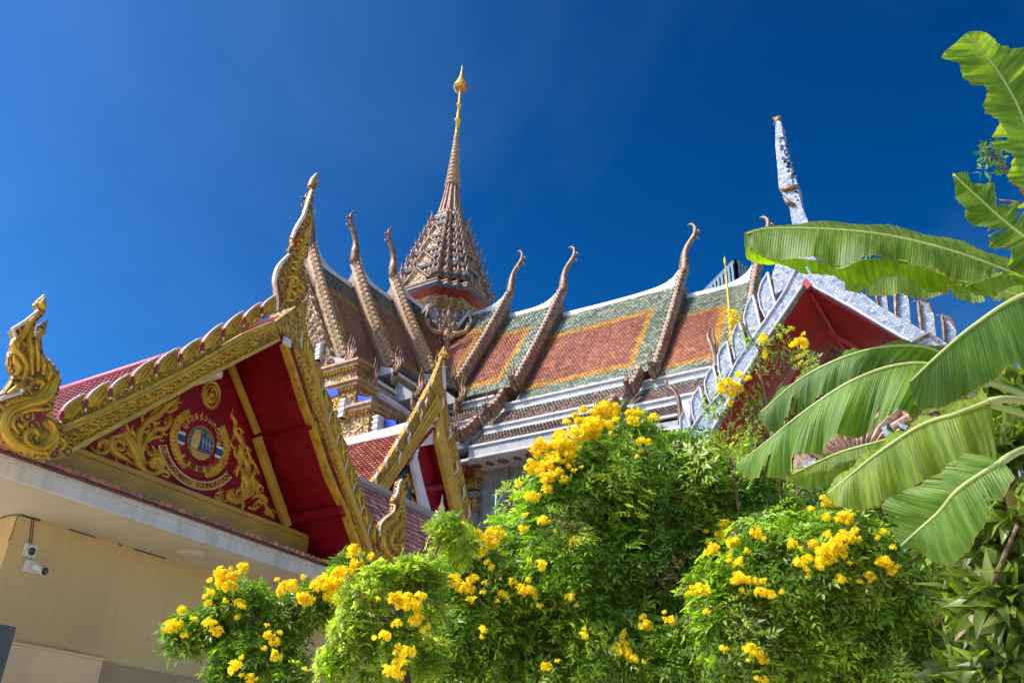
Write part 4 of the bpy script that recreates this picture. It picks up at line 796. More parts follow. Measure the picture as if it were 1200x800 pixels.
for i in range(len(Z)-1):
    z0, z1, w0, w1 = Z[i], Z[i+1], Wd_[i], Wd_[i+1]; hh = z1-z0
    m = MB(); rslab(m, w0*.82, w0*.76, z0, z1-hh*.32, 0); tr = m.build('tier_wall', 'red_dark', spire)
    m = MB(); rslab(m, w0*.86, w0*.97, z1-hh*.34, z1-hh*.14); rslab(m, w0*.98, w0*.98, z1-hh*.14, z1-hh*.04); m.build('tier_cornice', 'blue_trim', spire)
    m = MB(); rslab(m, w0*.99, w0*1.0, z1-hh*.06, z1+.01); rslab(m, w0*.93, w0*.93, z0, z0+.06); rslab(m, w0*.9, w0*.94, z1-hh*.36, z1-hh*.31); m.build('tier_fillet', 'verge_gold', spire)
    m = MB(); pts = redent(w0*.97)
    n = len(pts)
    for j in range(n):
        (xa, ya), (xb, yb) = pts[j], pts[(j+1) % n]; ln = math.hypot(xb-xa, yb-ya); k = max(1, int(ln/.2)); tx, ty = (xb-xa)/ln, (yb-ya)/ln; ox, oy = ty, -tx
        for q in range(k):
            t = (q+.5)/k; s = .155*(1-.3*i/9)*random.uniform(.7, 1.5); antefix(m, CX+xa+(xb-xa)*t, CY+ya+(yb-ya)*t, z1-.02, ox, oy, s)
        # little pilasters on the tier wall
        for q in range(k+1):
            t = q/k; x, y = CX+(xa+(xb-xa)*t)*.86, CY+(ya+(yb-ya)*t)*.86; m.box((x-.045, y-.045, z0), (x+.045, y+.045, z1-hh*.3))
    for sx, sy in ((-1, -1), (1, -1), (-1, 1), (1, 1)):  # nagas at the outer corners of every tier
        for (x, y) in ((w0*.98, w0*.56), (w0*.84, w0*.70), (w0*.70, w0*.84), (w0*.56, w0*.98)):
            p = V(CX+sx*x, CY+sy*y, z1-.05); o_ = V(sx*(1 if x > y else .4), sy*(1 if y > x else .4), 0).normalized(); m.tube([p, p+o_*.12+V(0, 0, .1), p+o_*.10+V(0, 0, .28), p+o_*.2+V(0, 0, .45)], [.06, .05, .03, .004], 5)
    stuff(m.build('antefixes', 'antefix_stone', spire))
    if i in (0, 2, 4, 6):   # gabled niches in the middle of each side
        for dx, dy in ((-1, 0), (0, -1), (1, 0), (0, 1)):
            t = V(-dy, dx, 0); o_ = V(dx, dy, 0); c = V(CX, CY, z0)+o_*(w0*.98+.05); s = w0*.30
            m = MB(); m.prism([c-t*s, c+t*s, c+t*s*.8+V(0, 0, hh*.6), c+V(0, 0, hh*1.45), c-t*s*.8+V(0, 0, hh*.6)], o_*-.3); m.build('niche_gable', 'carved_far', spire)
            m = MB()
            for e in (-1, 1): m.bar(c+t*(e*s*1.15)+V(0, 0, hh*.45)+o_*.03, c+V(0, 0, hh*1.5)+o_*.03, .05, .07, o_); m.tube([c+t*(e*s*1.1)+V(0, 0, hh*.45)+o_*.05, c+t*(e*s*1.35)+V(0, 0, hh*.55)+o_*.08, c+t*(e*s*1.3)+V(0, 0, hh*.95)+o_*.08], [.06, .05, .005], 5)
            m.tube([c+V(0, 0, hh*1.4)+o_*.03, c+V(0, 0, hh*1.7)+o_*.08, c+V(0, 0, hh*2.05)+o_*.12], [.05, .04, .004], 5)
            m.build('niche_frame', 'antefix_stone', spire)
# slender shaft: ribbed bell, stacked rings, needle, gilded umbrella
ZB = 26.0
m = MB(); rslab(m, .56, .60, 25.6, 26.05); rslab(m, .66, .66, 26.05, 26.2); m.build('bell_base', 'blue_trim', spire)
m = MB()
for k in range(28): a = k*2*math.pi/28; antefix(m, CX+.62*math.cos(a), CY+.62*math.sin(a), 26.18, math.cos(a), math.sin(a), .16)
stuff(m.build('antefixes', 'bronze', spire))
m = MB(); prof = [(.60, 26.15), (.52, 26.5), (.43, 27.0), (.34, 27.6), (.27, 28.2)]; m.lathe((CX, CY, 0), prof, 12); m.build('spire_bell', 'bell_tile', spire)
m = MB()
for k in range(12):
    a = k*2*math.pi/12; m.tube([V(CX+(r+.01)*math.cos(a), CY+(r+.01)*math.sin(a), z) for r, z in prof], [.085, .075, .065, .055, .045], 5)
stuff(m.build('bell_ribs', 'verge_gold', spire, True))
prof = []; z = 28.15; r = .36
for k in range(15): hz = .26-.006*k; prof += [(r*.84, z), (r*1.08, z+hz*.25), (r*1.0, z+hz*.5), (r*.76, z+hz*.85)]; z += hz; r *= .93
m = MB(); m.lathe((CX, CY, 0), prof, 14); m.build('spire_rings', 'verge_gold', spire, True)
zt_ = z; prof = [(r*.8, zt_), (r*.75, 32.2), (r*1.3, 32.22), (r*1.3, 32.3), (r*.7, 32.35), (r*.62, 33.2), (r*1.0, 33.22), (r*.95, 33.3), (r*.55, 33.35), (.05, 34.55)]
m = MB(); m.lathe((CX, CY, 0), prof, 12); m.build('spire_needle', 'gold', spire, True)
m = MB(); m.lathe((CX, CY, 0), [(.34, 34.5), (.345, 34.56), (.30, 34.64), (.22, 34.85), (.12, 35.1), (.07, 35.35), (.03, 35.65), (.05, 35.72), (.01, 35.95)], 18); m.lathe((CX, CY, 0), [(.30, 34.63), (.2, 34.58), (.03, 34.56)], 18)
um = m.build('umbrella', 'gold', spire, True); m = MB()
for k in range(18): a = k*2*math.pi/18; m.tube([V(CX+.33*math.cos(a), CY+.33*math.sin(a), 34.52), V(CX+.30*math.cos(a), CY+.30*math.sin(a), 34.3), V(CX+.22*math.cos(a), CY+.22*math.sin(a), 34.2)], [.018, .015, .01], 4)
stuff(m.build('umbrella_fringe', 'verge_gold', um))
# garuda bracket under the spire, facing the camera
m = MB(); g0 = onD(524, 392, 36.6); rr = (V(g0.x, g0.y, 0)-V(0, 0, 0)).normalized(); sd = V(-rr.y, rr.x, 0)*-1
def gp(a, z, o=0): return g0+sd*a+V(0, 0, z)-rr*o
m.tube([gp(0, -1.2), gp(0, -.6, .1), gp(0, -.1, .15), gp(0, .25, .1), gp(0, .4)], [.1, .15, .2, .16, .1], 8); m.lathe(gp(0, .3, .1), [(.1, 0), (.19, .12), (.17, .3), (.13, .4), (.16, .44), (.09, .6), (.05, .8), (.01, 1.15)], 8)
for e in (-1, 1):
    m.tube([gp(e*.1, .1, .1), gp(e*.4, -.1, .25), gp(e*.75, .1, .2), gp(e*.95, .6, .1), gp(e*.85, 1.05), gp(e*.95, 1.35)], [.12, .13, .11, .09, .06, .01], 6)
    m.tube([gp(e*.1, -.6), gp(e*.35, -.8, .2), gp(e*.3, -1.15, .1)], [.14, .13, .1], 6)
    for q in range(5): m.tube([gp(e*(.3+.13*q), -.05+.1*q), gp(e*(.42+.15*q), -.45+.18*q), gp(e*(.5+.13*q), -.55+.2*q)], [.06, .05, .01], 5)
random.seed(9)
for q in range(70):
    a, z = random.gauss(0, .5), random.uniform(-1.1, .9); z = min(z, 1.2-abs(a)*.6); p = gp(a, z, .05+.2*math.exp(-a*a*4)); s = random.uniform(.10, .2); m.tube([p, p+sd*(.4*s*(1 if a > 0 else -1))+V(0, 0, s)-rr*.05, p+V(0, 0, s*1.8)], [.055, .04, .004], 5)
m.build('garuda_bracket', 'verge_gold', spire, True)
m = MB(); m.box((22.9, 14.0, 0), (23.29, 16.9, .4)); m.build('plinth', 'stone', hall)
# ---- pipe frame against the hall wall
m = MB(); a = onX(582, 575, 22.6); b = onX(660, 579, 22.6); m.tube([V(22.6, a.y, 0), a], .045, 8); m.tube([a, b], .045, 8); m.tube([V(22.6, b.y, 0), b], .045, 8); o = m.build('pipe_frame', 'metal_pipe', None, True); tag(o, 'thin pale metal pipe frame standing against the grey hall wall', 'pipe frame')
# ================================================================ SMALL GABLED PAVILION with red tiles (middle)
YP = 13.0
pav = thing('pavilion', 'small pavilion with steep gold gable, red tiled roof and white ridge before the temple', 'pavilion', (17, 14, 0))
def PP(*q, D=YP): return [onY(x, y, D) for x, y in q]
xr = onY(511, 497, YP).x; zr2 = onY(511, 497, YP).z
lo = onY(446, 572, YP)
# left arm: crest band, mouldings
oL = [(517, 424), (510, 440), (502, 455), (490, 478), (478, 499), (462, 526), (448, 549), (432, 569)]
mL = [(516, 448), (511, 463), (500, 483), (486, 506), (470, 531), (457, 550), (441, 571)]
iL = [(517, 480), (510, 491), (500, 506), (484, 530), (468, 554), (453, 577)]
bl = MB().prism(PP(*oL)+PP(*mL, D=YP)[::-1], (0, .14, 0)).build('bargeboard', 'carved_fine', pav)
m = MB(); m.prism(PP(*mL, D=YP-.03)+PP(*iL, D=YP-.03)[::-1], (0, .16, 0)); m.build('moulding', 'gold_paint', bl)
for k0, k1 in ((.05, .16), (.32, .44), (.62, .72), (.86, 1.)):
    a = [Vector(p).lerp(Vector(q), k0) for p, q in zip(PP(*mL[1:], D=YP-.05), PP(*iL, D=YP-.05))]; b = [Vector(p).lerp(Vector(q), k1) for p, q in zip(PP(*mL[1:], D=YP-.05), PP(*iL, D=YP-.05))]
    MB().prism(a+b[::-1], (0, .03, 0)).build('moulding', 'gold', bl)
# right arm
oR = [(519.5, 440), (522, 451), (525.5, 484), (531.5, 511), (537, 530), (542, 549.5), (550, 590), (556, 622)]
mR = [(517.5, 448), (517.5, 480), (521, 505), (529, 540), (538, 575), (549, 622)]
iR = [(515.5, 496), (513, 516), (520, 545), (532, 596), (538, 622)]
br = MB().prism(PP(*oR)+PP(*mR)[::-1], (0, .14, 0)).build('bargeboard', 'carved_fine', pav); L(br, 'right bargeboard almost upright, bright yellow gold inside')
MB().prism(PP(*mR, D=YP-.036)+PP(*iR, D=YP-.036)[::-1], (0, .14, 0)).build('moulding', 'gold_paint', br)
# apex spike
m = MB(); m.prism(PP((519, 414), (521, 420), (522.5, 440), (522.5, 455), (517, 470), (510, 462), (506, 452), (510, 440), (514, 430), (517, 420), D=YP-.045), (0, .10, 0)); m.lathe(onY(519.5, 417, YP), [(.10, -.1), (.16, 0), (.1, .1), (.06, .22), (.01, .3)], 8); m.build('roof_finial', 'carved_fine', pav)
m = MB(); m.prism(PP((519.8, 421), (522.4, 440), (523, 455), (520, 455), (518.5, 436), D=YP-.06), (0, .03, 0)); m.build('finial_edge', 'white', pav)
# crest leaves with pink curled tips
for x, y, s in ((503, 452, 1), (491, 474, 1), (478, 498, 1), (466, 519, 1), (454, 538, 1), (442, 557, 1), (500, 470, .8), (494, 486, .9), (480, 512, 1), (469, 535, .9)):
    p = onY(x, y, YP-.04); m = MB(); m.ribbon([p+V(0, 0, -.22)*s, p+V(-.05, 0, -.08)*s, p+V(.0, 0, .06)*s, p+V(-.06, 0, .17)*s], [.02, .065, .06, .01], NY, .05); m.build('crest_leaf', ['white_edge'], pav)
for x, y in ((518.5, 470), (527, 505), (535, 545), (543, 575), (549, 598)):
    p = onY(x, y, YP-.04); m = MB(); m.ribbon([p+V(-.04, 0, -.25), p+V(.04, 0, -.1), p+V(-.0, 0, .06), p+V(.06, 0, .18)], [.02, .065, .06, .01], NY, .05); m.build('crest_leaf', ['white_edge'], pav)
m = MB()
for p, d in along(PP(*[(a[0]*.5+b[0]*.5+3, a[1]*.5+b[1]*.5+2) for a, b in zip(oL[1:], mL)], D=YP-.01), .16): flame(m, p, -d, V(d.z, 0, -d.x), .09)
for p, d in along(PP(*[(520, 470), (524, 500), (533, 530), (540, 565), (549, 605)], D=YP-.01), .16): flame(m, p, -d, V(-d.z, 0, d.x), .10)
stuff(m.build('carved_leaves', 'gold', bl, True))
# roof: left slope with red tiles, right slope, white swept ridge
sl_ = Vector((lo.x-xr, 0, lo.z-zr2)); e2 = V(xr, YP+.1, zr2-.02)+sl_*1.35
m = MB(); m.prism([V(xr, YP+.1, zr2-.05), e2, e2-V(0, 0, .1), V(xr, YP+.1, zr2-.2)], (0, 4.0, 0)); m.build('roof_slope', 'red_paint', pav)
er = onY(545, 640, YP); m = MB(); m.prism([V(xr, YP+.1, zr2-.05), V(er.x+.12, YP+.1, er.z), V(er.x+.22, YP+.1, er.z), V(xr+.1, YP+.1, zr2-.05)], (0, 4.0, 0)); m.build('roof_slope', 'red_paint', pav)
def fp(u, v, lu, lv): return [(.50, .16, .09), (.42, .12, .07), (.56, .22, .13), (.36, .10, .06)]
m = MB(); d = sl_.normalized(); n = V(d.z, 0, -d.x); n = n if n.z > 0 else -n; Ln = sl_.length*1.33
for r in range(int(Ln/.13)):
    for c in range(28):
        p = V(xr, YP+.12+c*.14, zr2)+d*(.1+r*.13); col = jit(random.choice(fp(0, 0, 0, 0)), .2)
        m.add([p, p+V(0, .05, 0)+n*.03, p+V(0, .135, 0), p+d*.155+V(0, .135, 0)+n*.035, p+d*.155+V(0, .05, 0)+n*.075, p+d*.155+n*.035], [(0, 1, 4, 5), (1, 2, 3, 4)], 0, col)
stuff(m.build('roof_tiles', 'glazed_tile', pav))
m = MB(); P = [V(xr, YP+.0+t, zr2+.03+.32*math.exp(-t/.6)) for t in (0, .15, .35, .6, .9, 1.3, 1.8, 2.6, 4)]
for a, b in zip(P[:-1], P[1:]): m.bar(a-V(0, 0, .16), b-V(0, 0, .16), .2, .26)
m.build('ridge_cap', 'white', pav)
# under the gable: white ridge boss, white frame, red soffit with purlin, tympanum with gilded carving on blue
m = MB(); m.prism(PP((495, 515), (500, 506), (506, 497), (516, 496), (517, 506), (513, 519), (491, 523), D=YP+.12), (0, .2, 0)); m.build('ridge_boss', 'white', pav)
YQ = YP+1.0
m = MB(); m.prism(PP((491.5, 522), (513, 518.5), (519, 545), (535, 606), (540, 625), (512, 625), (505, 595), (491, 540), D=YP+.35), (0, .1, 0)); m.build('soffit_panel', 'red_paint', pav)
m = MB(); a, b = onY(499, 574, YP+.3), onY(528, 569, YP+.1); m.bar(a-V(0, 0, .07), b-V(0, 0, .07), .1, .14); m.build('purlin', 'red_paint', pav)
m = MB(); m.prism(PP((483, 541), (487, 528), (491.5, 523), (489.5, 535), (497, 568), (505, 597), (512, 625), (500, 625), (494, 594), D=YP+.25), (0, .1, 0)); m.build('rake_frame', 'white', pav)
m = MB(); m.prism(PP((466, 560), (482, 541), (494, 594), (501, 625), (450, 625), D=YP+.5), (0, .1, 0)); ty2 = m.build('tympanum', 'blue_trim', pav)
m = MB(); random.seed(3)
for q in range(26):
    y = random.uniform(550, 618); x = random.uniform(max(458, 480-(y-545)*.35), 480+(y-545)*.22); p = onY(x, y, YP+.49); a = random.uniform(0, 6.28); s = .16
    m.ribbon([p, p+V(math.cos(a), 0, math.sin(a))*s, p+V(math.cos(a+1.1), 0, math.sin(a+1.1))*s*1.5], [.05, .13, .02], NY, .08, 0, 3)
m.build('scroll_carving', 'gold', ty2, True)
m = MB(); m.prism(PP((480, 545), (483, 541), (495, 594), (502, 625), (497, 625), (490, 590), D=YP+.45), (0, .05, 0)); m.build('frame_strip', 'blue_glass', ty2)
m = MB(); m.box((15.6, YP+.65, 0), (18.9, YP+4, 8.2)); m.build('wall', 'cream_wall', pav)
# a pink lotus bud finial in front of the soffit
m = MB(); c = onY(517, 600, YP-.3); m.lathe(c+V(0, 0, -.9), [(.05, 0), (.05, .5), (.03, .8), (.08, .9), (.09, 1.0), (.03, 1.15), (.01, 1.35)], 8); m.build('bud_finial', 'white_edge', pav, True)
# ================================================================ MOSAIC GABLE (right)
XM = 12.0
mos = thing('mosaic_gatehouse', 'red gable at right edged with blue and white mirror mosaic and mosaic leaf crests', 'gatehouse', (12.5, 2.4, 0))
UVX = ((0, 1, 0), (0, 0, 1))
def PX(*q, D=XM): return [onX(x, y, D) for x, y in q]
def mprism(q, th, name, mat='mirror_mosaic', D=XM, par=None, **k): return MB().prism(PX(*q, D=D), (th, 0, 0)).build(name, mat, par or mos, uv=UVX if mat == 'mirror_mosaic' else None, **k)
oL = [(806, 508), (819.5, 488), (845, 459), (862, 425), (884, 393), (905, 362.5), (921, 338), (934, 312)]
iL = [(944.5, 330), (939.4, 335.6), (897, 398), (870.5, 441), (839, 495), (823, 522)]
b1 = mprism(oL+iL, .18, 'bargeboard')
m = MB(); P = PX(*iL[1:], D=XM-.02); m.tube(P, .018, 6); P = PX(*oL, D=XM-.02); m.tube(P, .014, 6); m.build('edge_bead', 'white_trim', b1)
oR = [(934, 312), (940, 296), (955, 303), (985, 327), (1010, 343), (1029, 357), (1049, 369), (1080, 386), (1088, 391)]
iR = [(1068, 401), (1040, 385), (1000, 361), (975, 347), (950, 333.8), (944.5, 330)]
b2 = mprism(oR+iR, .18, 'bargeboard', D=XM+.003)
m = MB(); m.tube(PX(*iR[:-1], D=XM-.02), .018, 6); m.build('edge_bead', 'white_trim', b2)
mprism([(939.5, 331), (945, 325.5), (951, 333), (946, 338.5)], .06, 'apex_block', 'red_soffit', XM-.06, bevel=.01)
lv = [[(897, 372), (891, 360), (888.5, 345), (892, 331), (899, 319.5), (903, 338), (908, 358)],
      [(880, 397), (874, 385), (871.5, 371), (875, 357), (881.5, 346), (886, 362), (890, 383)],
      [(861.5, 421), (858.5, 408), (857.5, 394), (860, 387), (864.5, 376), (869, 388), (873.5, 406)],
      [(846.5, 447), (842, 432), (841, 416), (845, 407), (851, 400), (854, 414), (857, 431)],
      [(832, 471), (827, 460), (825.5, 447), (829, 437), (835, 429), (838, 441), (841, 456)],
      [(814, 494), (811, 484), (810, 470), (813, 461), (819, 453), (822, 464), (825.5, 479)],
      [(800, 512), (797, 502), (797, 490), (801.5, 479), (806, 490), (808, 500)]]
for q in lv:
    o = mprism(q, .14, 'crest_leaf', D=XM+.02)
    m = MB(); P = PX(*q[-3:], D=XM+.0); m.tube([p+V(0, -.01, 0) for p in P], .02, 6); P = PX(*q[:5], D=XM+.0); m.tube(P, .012, 6); m.build('leaf_rim', 'white_trim', o)
    x, y = q[4]; m = MB(); m.tube(PX((x+2, y+8), (x+7, y+3), (x+6, y+15), (x+10, y+28), (x+9, y+38), D=XM+.12), [.03, .035, .05, .05, .03], 5); m.build('leaf_stem', 'bronze', o, True)
mprism([(921, 338), (908, 345), (905, 320), (913, 300), (925, 311), (934, 312)], .15, 'crest_leaf', D=XM+.015)
for q in ([(1029, 358), (1026, 340), (1031, 326), (1038, 338), (1041, 364)], [(1050, 370), (1049.5, 348), (1052, 336), (1060, 340), (1065, 352), (1067, 378)], [(1080, 388), (1077.5, 365), (1076, 352.5), (1087, 358), (1094, 368), (1097, 395)], [(1107, 399), (1106, 380), (1103.5, 369), (1112, 375), (1120, 386), (1122, 402)]):
    mprism(q, .10, 'crest_leaf', D=XM+.06); x, y = q[2]; m = MB(); m.tube(PX(q[0], q[1], q[2], (x-6, y+1), D=XM+.02), [.02, .03, .02, .01], 5); m.tube(PX(q[2], (q[3][0]+1, q[3][1]-1), q[4], D=XM+.1), [.02, .03, .02], 5); m.build('leaf_rim', 'bronze', mos)
mprism([(1088, 391), (1076, 398), (1068, 401), (1072, 404), (1100, 409), (1110, 402), (1097, 394)], .3, 'bargeboard_end', D=XM+.03)
m = MB(); m.tube(PX((1068, 402), (1078, 396), (1090, 390), (1100, 400), D=XM-.02), .02, 6); m.build('edge_bead', 'bronze', mos)
# chofa
chf = [(908.6, 146), (910, 141), (915, 143), (917.8, 159.4), (923, 183), (931, 206.6), (935, 217), (936, 227.6), (940, 243), (946.7, 259), (953, 285), (957, 304), (934, 314), (931, 290), (928.3, 263), (925.7, 246), (921.7, 235.5), (917.8, 227.6), (912.5, 221), (911.2, 198.7), (908.6, 172.5)]
cf = mprism(chf, .22, 'roof_finial', D=XM-.02)
m = MB(); P = PX((911, 146), (912, 138.5), (908, 139.5), (909, 143), D=XM+.06); m.tube(P, [.07, .06, .05, .02], 7); m.build('finial_tip', 'bronze', cf, True); m = MB(); m.tube(PX((914, 219), (920, 222), (928, 220), (935, 218), D=XM-.04), [.03, .05, .05, .03], 6); m.tube(PX((918, 230), (924, 238), (932, 240), D=XM-.04), [.02, .05, .02], 6); stuff(m.build('finial_bands', 'bronze', cf, True))
m = MB(); random.seed(5)
for k in range(60):   # dark missing tesserae down the right flank
    t = random.random(); x = 917+t*16+random.uniform(-4, 3); y = 165+t*62+random.uniform(-8, 8); p = onX(x, y, XM-.024); s = random.uniform(.012, .026); m.add([p+V(0, -s, -s), p+V(0, s, -s), p+V(0, s, s), p+V(0, -s, s), p+V(.01, 0, 0)], [(0, 1, 2, 3)])
stuff(m.build('missing_tesserae', 'lens', cf))
m = MB(); m.prism(PX((917, 160), (923, 183), (931, 207), (935, 218), (925, 220), (919, 195), D=XM-.023), (.004, 0, 0)); m.build('worn_flank', 'bronze', cf) if False else None
# soffits and nested inner gable, running back in +X
ap = onX(945, 333, XM); eL = onX(806, 545, XM); eR = onX(1120, 430, XM)
for e, nm in ((eL, 0), (eR, 1)):
    o_ = V(.17, 0, 0); m = MB(); m.prism([ap+o_, e+o_, e+o_+V(0, 0, .1), ap+o_+V(0, 0, .12)], (3.0, 0, 0)); m.build('soffit_panel', 'red_soffit', mos)
    m = MB(); n_ = 9
    for k in range(1, n_):   # roof boards outside
        a_ = ap.lerp(e, k/n_); m.box((XM+.1, a_.y-.02, a_.z+.1), (XM+3.2, a_.y+.02, a_.z+.16))
    stuff(m.build('roof_batten', 'stone', mos))
m = MB(); m.box((XM+.2, ap.y-.03, ap.z-.07), (XM+3.2, ap.y+.03, ap.z-.02)); m.build('ridge_beam', 'red_soffit', mos, bevel=.01)
for k, (dx, dz, mt) in enumerate(((.95, .40, 'red_soffit'), (1.2, .55, 'brown_board'))):
    T = ap+V(dx, 0, -dz+.02); l_ = (eL-ap)*(.95); r_ = (eR-ap)*.95; T2 = T
    m = MB()
    for v_ in (l_, r_): m.bar(T, T+v_, .05, .06, V(0, 0, 1))
    m.build('inner_rake', mt, mos)
T = ap+V(1.3, 0, -.5)
tp = MB().prism([T, T+l_*1.1, T+r_*1.1], (.1, 0, 0)).build('tympanum', 'red_dark', mos)
m = MB()
for k in range(14):
    z = T.z-.15-k*.13; w_ = (T.z-z)*1.02
    for j in range(int(2*w_/.13)): y = T.y-w_+j*.13+.02; m.box((T.x-.03, y, z), (T.x, y+.10, z+.10))
L(stuff(m.build('lattice_panel', 'brown_board', tp)), 'dark brown grid of small raised squares')
fan = onX(1010, 545, XM+.4); m = MB()
for k in range(15):
    a = R(20+k*10); m.ribbon([fan+V(0, math.cos(a), math.sin(a))*.25, fan+V(0, math.cos(a+.06), math.sin(a+.06))*.6, fan+V(0, math.cos(a+.2), math.sin(a+.2))*.92], [.05, .12, .15], NX, .05)
m.prism([fan+V(.02, .95*math.cos(R(a)), .95*math.sin(R(a))) for a in range(-10, 200, 12)], (.1, 0, 0)); m.build('sunburst_panel', 'antefix_stone', mos)
for q in ([(1033, 500), (1044, 496), (1056, 518), (1050, 530), (1040, 520)], [(1050, 493), (1060, 497), (1066, 512), (1060, 508)], [(942, 543), (955, 536), (962, 560), (945, 572)]):
    mprism(q, .2, 'mosaic_band', D=XM+.2)
m = MB()
for y in (ap.y+1.9, ap.y-1.9): m.box((XM+.9, y-.25, 0), (XM+1.4, y+.25, 7.2))
m.build('pillar', 'marble', mos) if False else None
for y in (ap.y+1.9, ap.y-1.9): MB().box((XM+.9, y-.25, 0), (XM+1.4, y+.25, ap.z-1.75)).build('pillar', 'marble', mos)
# white swept verge tip seen left of the mosaic gable
m = MB(); Q = lambda *q: [onX(x, y, 15) for x, y in q]
m.prism(Q((795, 471), (806, 468), (809, 476), (808, 500), (800, 500), (796, 486)), (.2, 0, 0)); w_ = m.build('verge_tip', 'white', None); m = MB(); m.tube(smooth(Q((780, 446), (783, 453), (790, 458), (795, 468), (797, 482), (798, 497)))[0], list(np.linspace(.03, .06, 21)), 6)
s_ = thing('shrine_roof', 'small white swept roof tip with thin bronze naga hook left of the mosaic gable', 'roof', Q((800, 490))[0]); w_.parent = s_; w_.matrix_parent_inverse = Matrix.Translation(-wpos(s_)); m.build('naga_hook', 'bronze', s_, True)
c = Q((803, 500))[0]; MB().box((15.0, c.y-.2, 0), (15.3, c.y+.2, c.z)).build('post', 'marble', s_)
# bronze naga behind the mosaic crest, rising in front of the tiles
m = MB(); Q = lambda *q: [onX(x, y, 14) for x, y in q]
m.tube(smooth(Q((840, 432), (838, 418), (834, 405), (830, 395), (832, 386)))[0], list(np.linspace(.11, .008, 17)), 6)
for q in (((836, 414), (838, 402), (835, 390), (838, 378)), ((834, 408), (829, 396), (829, 382)), ((838, 418), (841, 405), (839, 396))): m.tube(Q(*q), [.045, .035, .02, .004][-len(q):], 5)
o = m.build('naga_statue', 'bronze', None, True); tag(o, 'dark bronze naga finial standing between the orange roof tiles and the mosaic crest', 'finial')
# slim gilded finial of a lantern post, in front of the hall roof
GF = 16.0; t0 = onX(853.8, 299, GF); b0 = onX(857, 440, GF); t0.y = b0.y = (t0.y+b0.y)/2
fp_ = thing('lantern_spire', 'slim ringed golden spire rising in front of the green and orange roof', 'spire', (GF, b0.y, 0))
H_ = t0.z-b0.z; prof = [(.001, 0), (.02, -.02*H_), (.035, -.05*H_), (.015, -.07*H_), (.022, -.25*H_), (.035, -.42*H_), (.03, -.46*H_)]
z = -.47*H_; r = .055
while z > -1.0*H_: prof += [(r, z), (r*1.35, z-.03), (r*1.35, z-.06), (r*.8, z-.10)]; z -= .14; r *= 1.06
m = MB(); m.lathe(V(GF, b0.y, t0.z), prof, 12); m.build('spire', 'gold', fp_, True)
m = MB(); m.lathe((GF, b0.y, 0), [(.10, 0), (.10, b0.z-1.2), (.32, b0.z-1.0), (.30, b0.z-.4), (.36, b0.z-.35), (.12, b0.z+.02)], 10); m.build('post', 'verge_gold', fp_, True)
# glass tower far behind
tw_ = thing('glass_tower', 'distant blue green ribbed glass tower top peeking over the temple ridge', 'building', onD(862, 400, 120)*1)
def TW(px, py, D=110): return onD(px, py, D)
T0, T1, T2 = TW(862, 306), TW(826, 352), TW(884, 330)
m = MB()
zb_ = 0
for a, b, k in ((TW(826, 345), TW(862, 308), 9), (TW(862, 308), TW(892, 332), 8)):
    for j in range(k):
        p, q = a.lerp(b, j/k), a.lerp(b, (j+1)/k); m.add([V(p.x, p.y, 0), V(q.x, q.y, 0), q, p], [(0, 1, 2, 3)])
sh = m.build('glass_face', 'blue_trim', tw_)
m = MB()
for a, b, k in ((TW(826, 345), TW(862, 308), 9), (TW(862, 308), TW(892, 332), 8)):
    for j in range(k+1):
        p = a.lerp(b, j/k)*1; p = p-(p-CAMP).normalized()*.3; m.box((p.x-.14, p.y-.14, 0), (p.x+.14, p.y+.14, p.z+.4))
    m.bar(a, b, .4, .5)
stuff(m.build('fins', 'fin_teal', tw_))
back = TW(862, 340, 125); m = MB(); a, b, c = TW(826, 345), TW(862, 308), TW(892, 332); bk = b+(b-CAMP).normalized()*12; bk.z = b.z
m.add([a, b, c, bk], [(0, 1, 3), (1, 2, 3)]); m.add([V(a.x, a.y, 0), a, bk, V(bk.x, bk.y, 0)], [(0, 1, 2, 3)]); m.add([V(c.x, c.y, 0), c, bk, V(bk.x, bk.y, 0)], [(0, 1, 2, 3)]); m.build('tower_body', 'blue_trim', tw_)
# ================================================================ PLANTS
def np_mesh(name, Vs, Fs, cols, mat, parent=None):
    """Vs (n,3), Fs (m,4) or (m,3) ints, cols (m,3) per face"""
    me = bpy.data.meshes.new(name); k = Fs.shape[1]; m = len(Fs)
    me.vertices.add(len(Vs)); me.vertices.foreach_set('co', Vs.astype(np.float32).ravel())
    me.loops.add(m*k); me.loops.foreach_set('vertex_index', Fs.astype(np.int32).ravel())
    me.polygons.add(m); me.polygons.foreach_set('loop_start', np.arange(0, m*k, k, dtype=np.int32)); me.polygons.foreach_set('loop_total', np.full(m, k, dtype=np.int32))
    me.update(calc_edges=True); me.materials.append(MAT[mat])
    at = me.color_attributes.new('Col', 'FLOAT_COLOR', 'CORNER'); c = np.concatenate([np.repeat(cols, k, axis=0), np.ones((m*k, 1))], 1); at.data.foreach_set('color', c.astype(np.float32).ravel())
    return link(name, me, parent)
def leaflet(Ln, Wd, fold=.25, droop=.2, curl=0.):
    """blade along +x, z up: 2 x 3 quads folded on the midrib"""
    xs = [0, .28, .62, 1.]; ws = [.06, .48, .40, .015]; v = []
    for x, w in zip(xs, ws):
        z = -droop*x*x*Ln; v += [(x*Ln, -w*Wd, z+fold*w*Wd+curl*x*Wd), (x*Ln, 0, z), (x*Ln, w*Wd, z+fold*w*Wd-curl*x*Wd)]
    f = []
    for i in range(3): a = i*3; f += [(a, a+1, a+4, a+3), (a+1, a+2, a+5, a+4)]
    return np.array(v), np.array(f)
